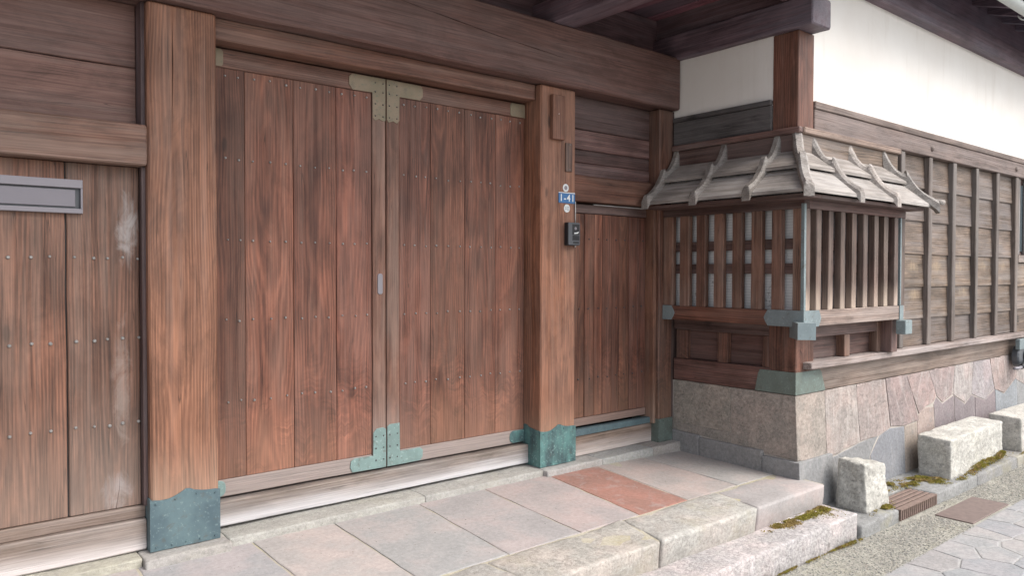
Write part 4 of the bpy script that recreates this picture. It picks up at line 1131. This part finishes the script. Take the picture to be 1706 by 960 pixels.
front_top = [
    ([(5.862, -.015), (6.42, .045), (6.385, .540), (5.862, .540)], (.365, .325, .30)),
    ([(6.43, .045), (6.79, .055), (7.00, .095), (6.925, .540), (6.395, .540)], (.35, .30, .28)),
    ([(7.01, .100), (7.30, .075), (7.60, .085), (7.50, .30), (7.36, .540), (6.935, .540)], (.285, .235, .225)),
    ([(7.61, .145), (7.74, .20), (7.93, .22), (8.02, .27), (7.86, .540), (7.37, .540), (7.51, .30)], (.34, .275, .26)),
    ([(8.03, .27), (8.16, .195), (8.42, .255), (8.50, .540), (7.87, .540)], (.315, .265, .255)),
    ([(8.43, .25), (8.74, .125), (8.92, .205), (8.99, .540), (8.51, .540)], (.385, .35, .335)),
    ([(8.93, .20), (9.28, .105), (9.58, .195), (9.47, .540), (9.00, .540)], (.35, .32, .325)),
    ([(9.59, .195), (9.88, .12), (10.25, .25), (10.40, .540), (9.48, .540)], (.37, .305, .285)),
    ([(10.26, .25), (10.6, .14), (11.1, .2), (11.1, .540), (10.41, .540)], (.33, .30, .285)),
    ([(11.11, .2), (12, .1), (14, .1), (14, .54), (11.11, .54)], (.34, .31, .29)),
]
for poly, c_ in front_top:
    prism('stone', ST_WALL, sb, [(x, z) for x, z in poly], wall_front, .030 + rr(-.002, .002), .0035, c_, wob=.012, sub=.09)
front_low = [
    ([(5.90, -.60), (6.60, -.60), (6.60, -.10), (6.76, .045), (6.43, .035), (5.90, -.025)], (.235, .235, .235)),
    ([(6.61, -.60), (7.28, -.60), (7.28, .065), (7.00, .085), (6.79, .045), (6.61, -.10)], (.225, .23, .245)),
    ([(7.29, -.60), (7.55, -.60), (7.56, .075), (7.29, .065)], (.33, .28, .24)),
    ([(7.56, -.60), (7.95, -.60), (7.95, .17), (7.74, .19), (7.61, .135), (7.57, .07)], (.35, .28, .25)),
    ([(7.96, -.60), (8.45, -.60), (8.45, .235), (8.16, .185), (8.02, .255), (7.96, .20)], (.225, .19, .195)),
    ([(8.46, -.60), (9.00, -.60), (9.00, .17), (8.92, .195), (8.74, .115), (8.46, .225)], (.215, .185, .19)),
    ([(9.01, -.60), (9.60, -.60), (9.60, .19), (9.28, .095), (9.01, .165)], (.225, .19, .195)),
    ([(9.61, -.60), (10.3, -.60), (10.3, .26), (9.88, .11), (9.61, .185)], (.27, .285, .30)),
    ([(10.31, -.60), (14, -.60), (14, .09), (12, .09), (11.1, .19), (10.6, .13), (10.31, .25)], (.26, .26, .26)),
]
for poly, c_ in front_low:
    prism('stone', ST_DARK, sb, poly, wall_front, .028 + rr(-.002, .002), .004, c_, wob=.010, sub=.09)
corner_stone('stone', ST_DARK, -.92, 5.895, -.60, -.60, -.60, .028, .030, (.26, .26, .26))
for a, c2, zt in ((-.915, -.30, .062), (-.296, -.004, .082)):
    prism('stone', ST_DARK, sb, [(a, -.3), (c2, -.3), (c2, zt + .01), ((a + c2) / 2, zt + rr(-.01, .012)), (a, zt)], on_x(WX + .02), .045, .008, (.265, .26, .255), wob=.010, sub=.08)

# ------------------------------------------------------------------ guard stones
GK = 'pale stone blocks along the foot of the house'
g1 = rough_block('guard_stone', ST_GUARD, None, [(5.77, -1.585, -.37), (6.15, -1.585, -.37), (6.15, -1.315, -.37), (5.78, -1.315, -.37), (5.775, -1.56, .015), (6.13, -1.555, -.02), (6.11, -1.33, -.01), (5.80, -1.33, .03)], 34, .016, .010, .030, (.50, .485, .445), seed=3, k=5)
tag(g1, 'small upright pitted stone block standing by the end of the step', 'stone block', GK)
g2 = rough_block('guard_stone', ST_GUARD, None, [(7.32, -1.60, -.37), (8.62, -1.60, -.37), (8.60, -1.32, -.37), (7.34, -1.31, -.37), (7.32, -1.595, -.005), (8.62, -1.59, .01), (8.60, -1.31, .025), (7.33, -1.30, .005)], 60, .006, .007, .016, (.52, .505, .465), seed=8, k=5)
tag(g2, 'long pale stone block with moss along its foot beyond the drain grate', 'stone block', GK)
g3 = rough_block('guard_stone', ST_GUARD, None, [(9.03, -1.64, -.37), (10.1, -1.64, -.37), (10.1, -1.34, -.37), (9.05, -1.33, -.37), (9.03, -1.63, -.01), (10.1, -1.63, 0), (10.1, -1.33, .0), (9.04, -1.32, .0)], 40, .005, .005, .016, (.54, .52, .475), seed=12, k=5)
tag(g3, 'pale stone block cut off by the right edge, farthest along the kerb', 'stone block', GK)

# ------------------------------------------------------------------ moss
def moss(name, label, spots, n_, hmax=.04):
    gg = np.random.default_rng(len(label) * 7 + n_)
    V, Fc = [], []
    for i in range(n_):
        x, y, sx_, sy_, z = spots[gg.integers(len(spots))]
        u, v = gg.normal(0, .42), gg.normal(0, .42)
        px, py = x + u * sx_, y + v * sy_
        if noise.noise(Vector((px * 11, py * 15, 1.7))) < gg.uniform(-.25, .12): continue
        hh = hmax * math.exp(-(u * u + v * v) * 1.6) * (0.55 + .45 * noise.noise(Vector((px * 18, py * 18, 3))))
        c = Vector((px, py, z + max(0, hh) * gg.uniform(.4, 1)))
        d1 = Vector(gg.normal(0, 1, 3)); d1.z = abs(d1.z) * .7; d1.normalize()
        d2 = d1.cross(Vector(gg.normal(0, 1, 3))).normalized()
        L, w = gg.uniform(.006, .014), gg.uniform(.0025, .005)
        b0 = len(V)
        V += [tuple(c - d2 * w), tuple(c + d2 * w), tuple(c + d1 * L)]
        Fc.append((b0, b0 + 1, b0 + 2))
    o = mk(name, V, Fc, MOSS, None, kind='stuff', label=label)
    return o
moss('moss', 'brown green moss in the corner where the edge stone meets the step', [(5.15, -1.47, .22, .10, -.27), (4.95, -1.48, .25, .08, -.27), (5.33, -1.46, .10, .12, -.27), (4.80, -1.46, .2, .05, -.27)], 11000, .028)
moss('moss', 'green moss between the wall and the drain grate', [(6.75, -1.36, .22, .09, -.36), (7.05, -1.40, .22, .09, -.36), (7.18, -1.52, .14, .12, -.36), (6.50, -1.34, .12, .07, -.36), (6.95, -1.46, .2, .08, -.36)], 13000, .045)
moss('moss', 'yellow green moss along the foot of the long stone block', [(7.9, -1.63, .35, .03, -.35), (8.35, -1.63, .3, .03, -.33), (8.1, -1.62, .4, .03, -.32), (7.55, -1.65, .2, .035, -.36), (9.2, -1.67, .25, .025, -.36), (8.5, -1.62, .12, .025, -.30)], 12000, .06)
moss('moss', 'moss tuft under the small upright stone block', [(5.95, -1.61, .16, .04, -.36), (6.05, -1.60, .12, .04, -.36), (6.22, -1.47, .06, .08, -.36)], 4200, .035)
moss('moss', 'thin line of moss along the foot of the step', [(5.1, -1.68, .3, .012, -.455), (5.35, -1.69, .15, .02, -.455), (4.6, -1.675, .4, .008, -.455)], 2600, .02)

# ------------------------------------------------------------------ far right: small metal fitting on the base
tp = empty('wall_fitting', (10.42, -1.30, .50), 'dark metal fitting with a pointed lever at the far right end of the stone base', 'metal fitting')
beam('back_plate', CU_BLUE, tp, 10.02, 10.60, -1.31, -1.264, .615, .735, bev=.004)
prism('body', M_CHAR, tp, disc(10.15, .53, .125, 16), on_y(-1.225), .075, .02)
prism('socket', M_BLACK, tp, disc(10.24, .535, .075, 12), on_y(-1.3005), .012, .004)
tube('lever', M_BLACK, tp, [(10.30, -1.31, .47), (10.15, -1.335, .455), (9.96, -1.345, .425)], .026, 8)
tube('lever_tip', M_ALU, tp, [(9.96, -1.345, .425), (9.84, -1.35, .42), (9.72, -1.35, .43)], .018, 8)

print('objects', len(bpy.data.objects), 'tris', sum(len(p.vertices) - 2 for m in bpy.data.meshes for p in m.polygons))
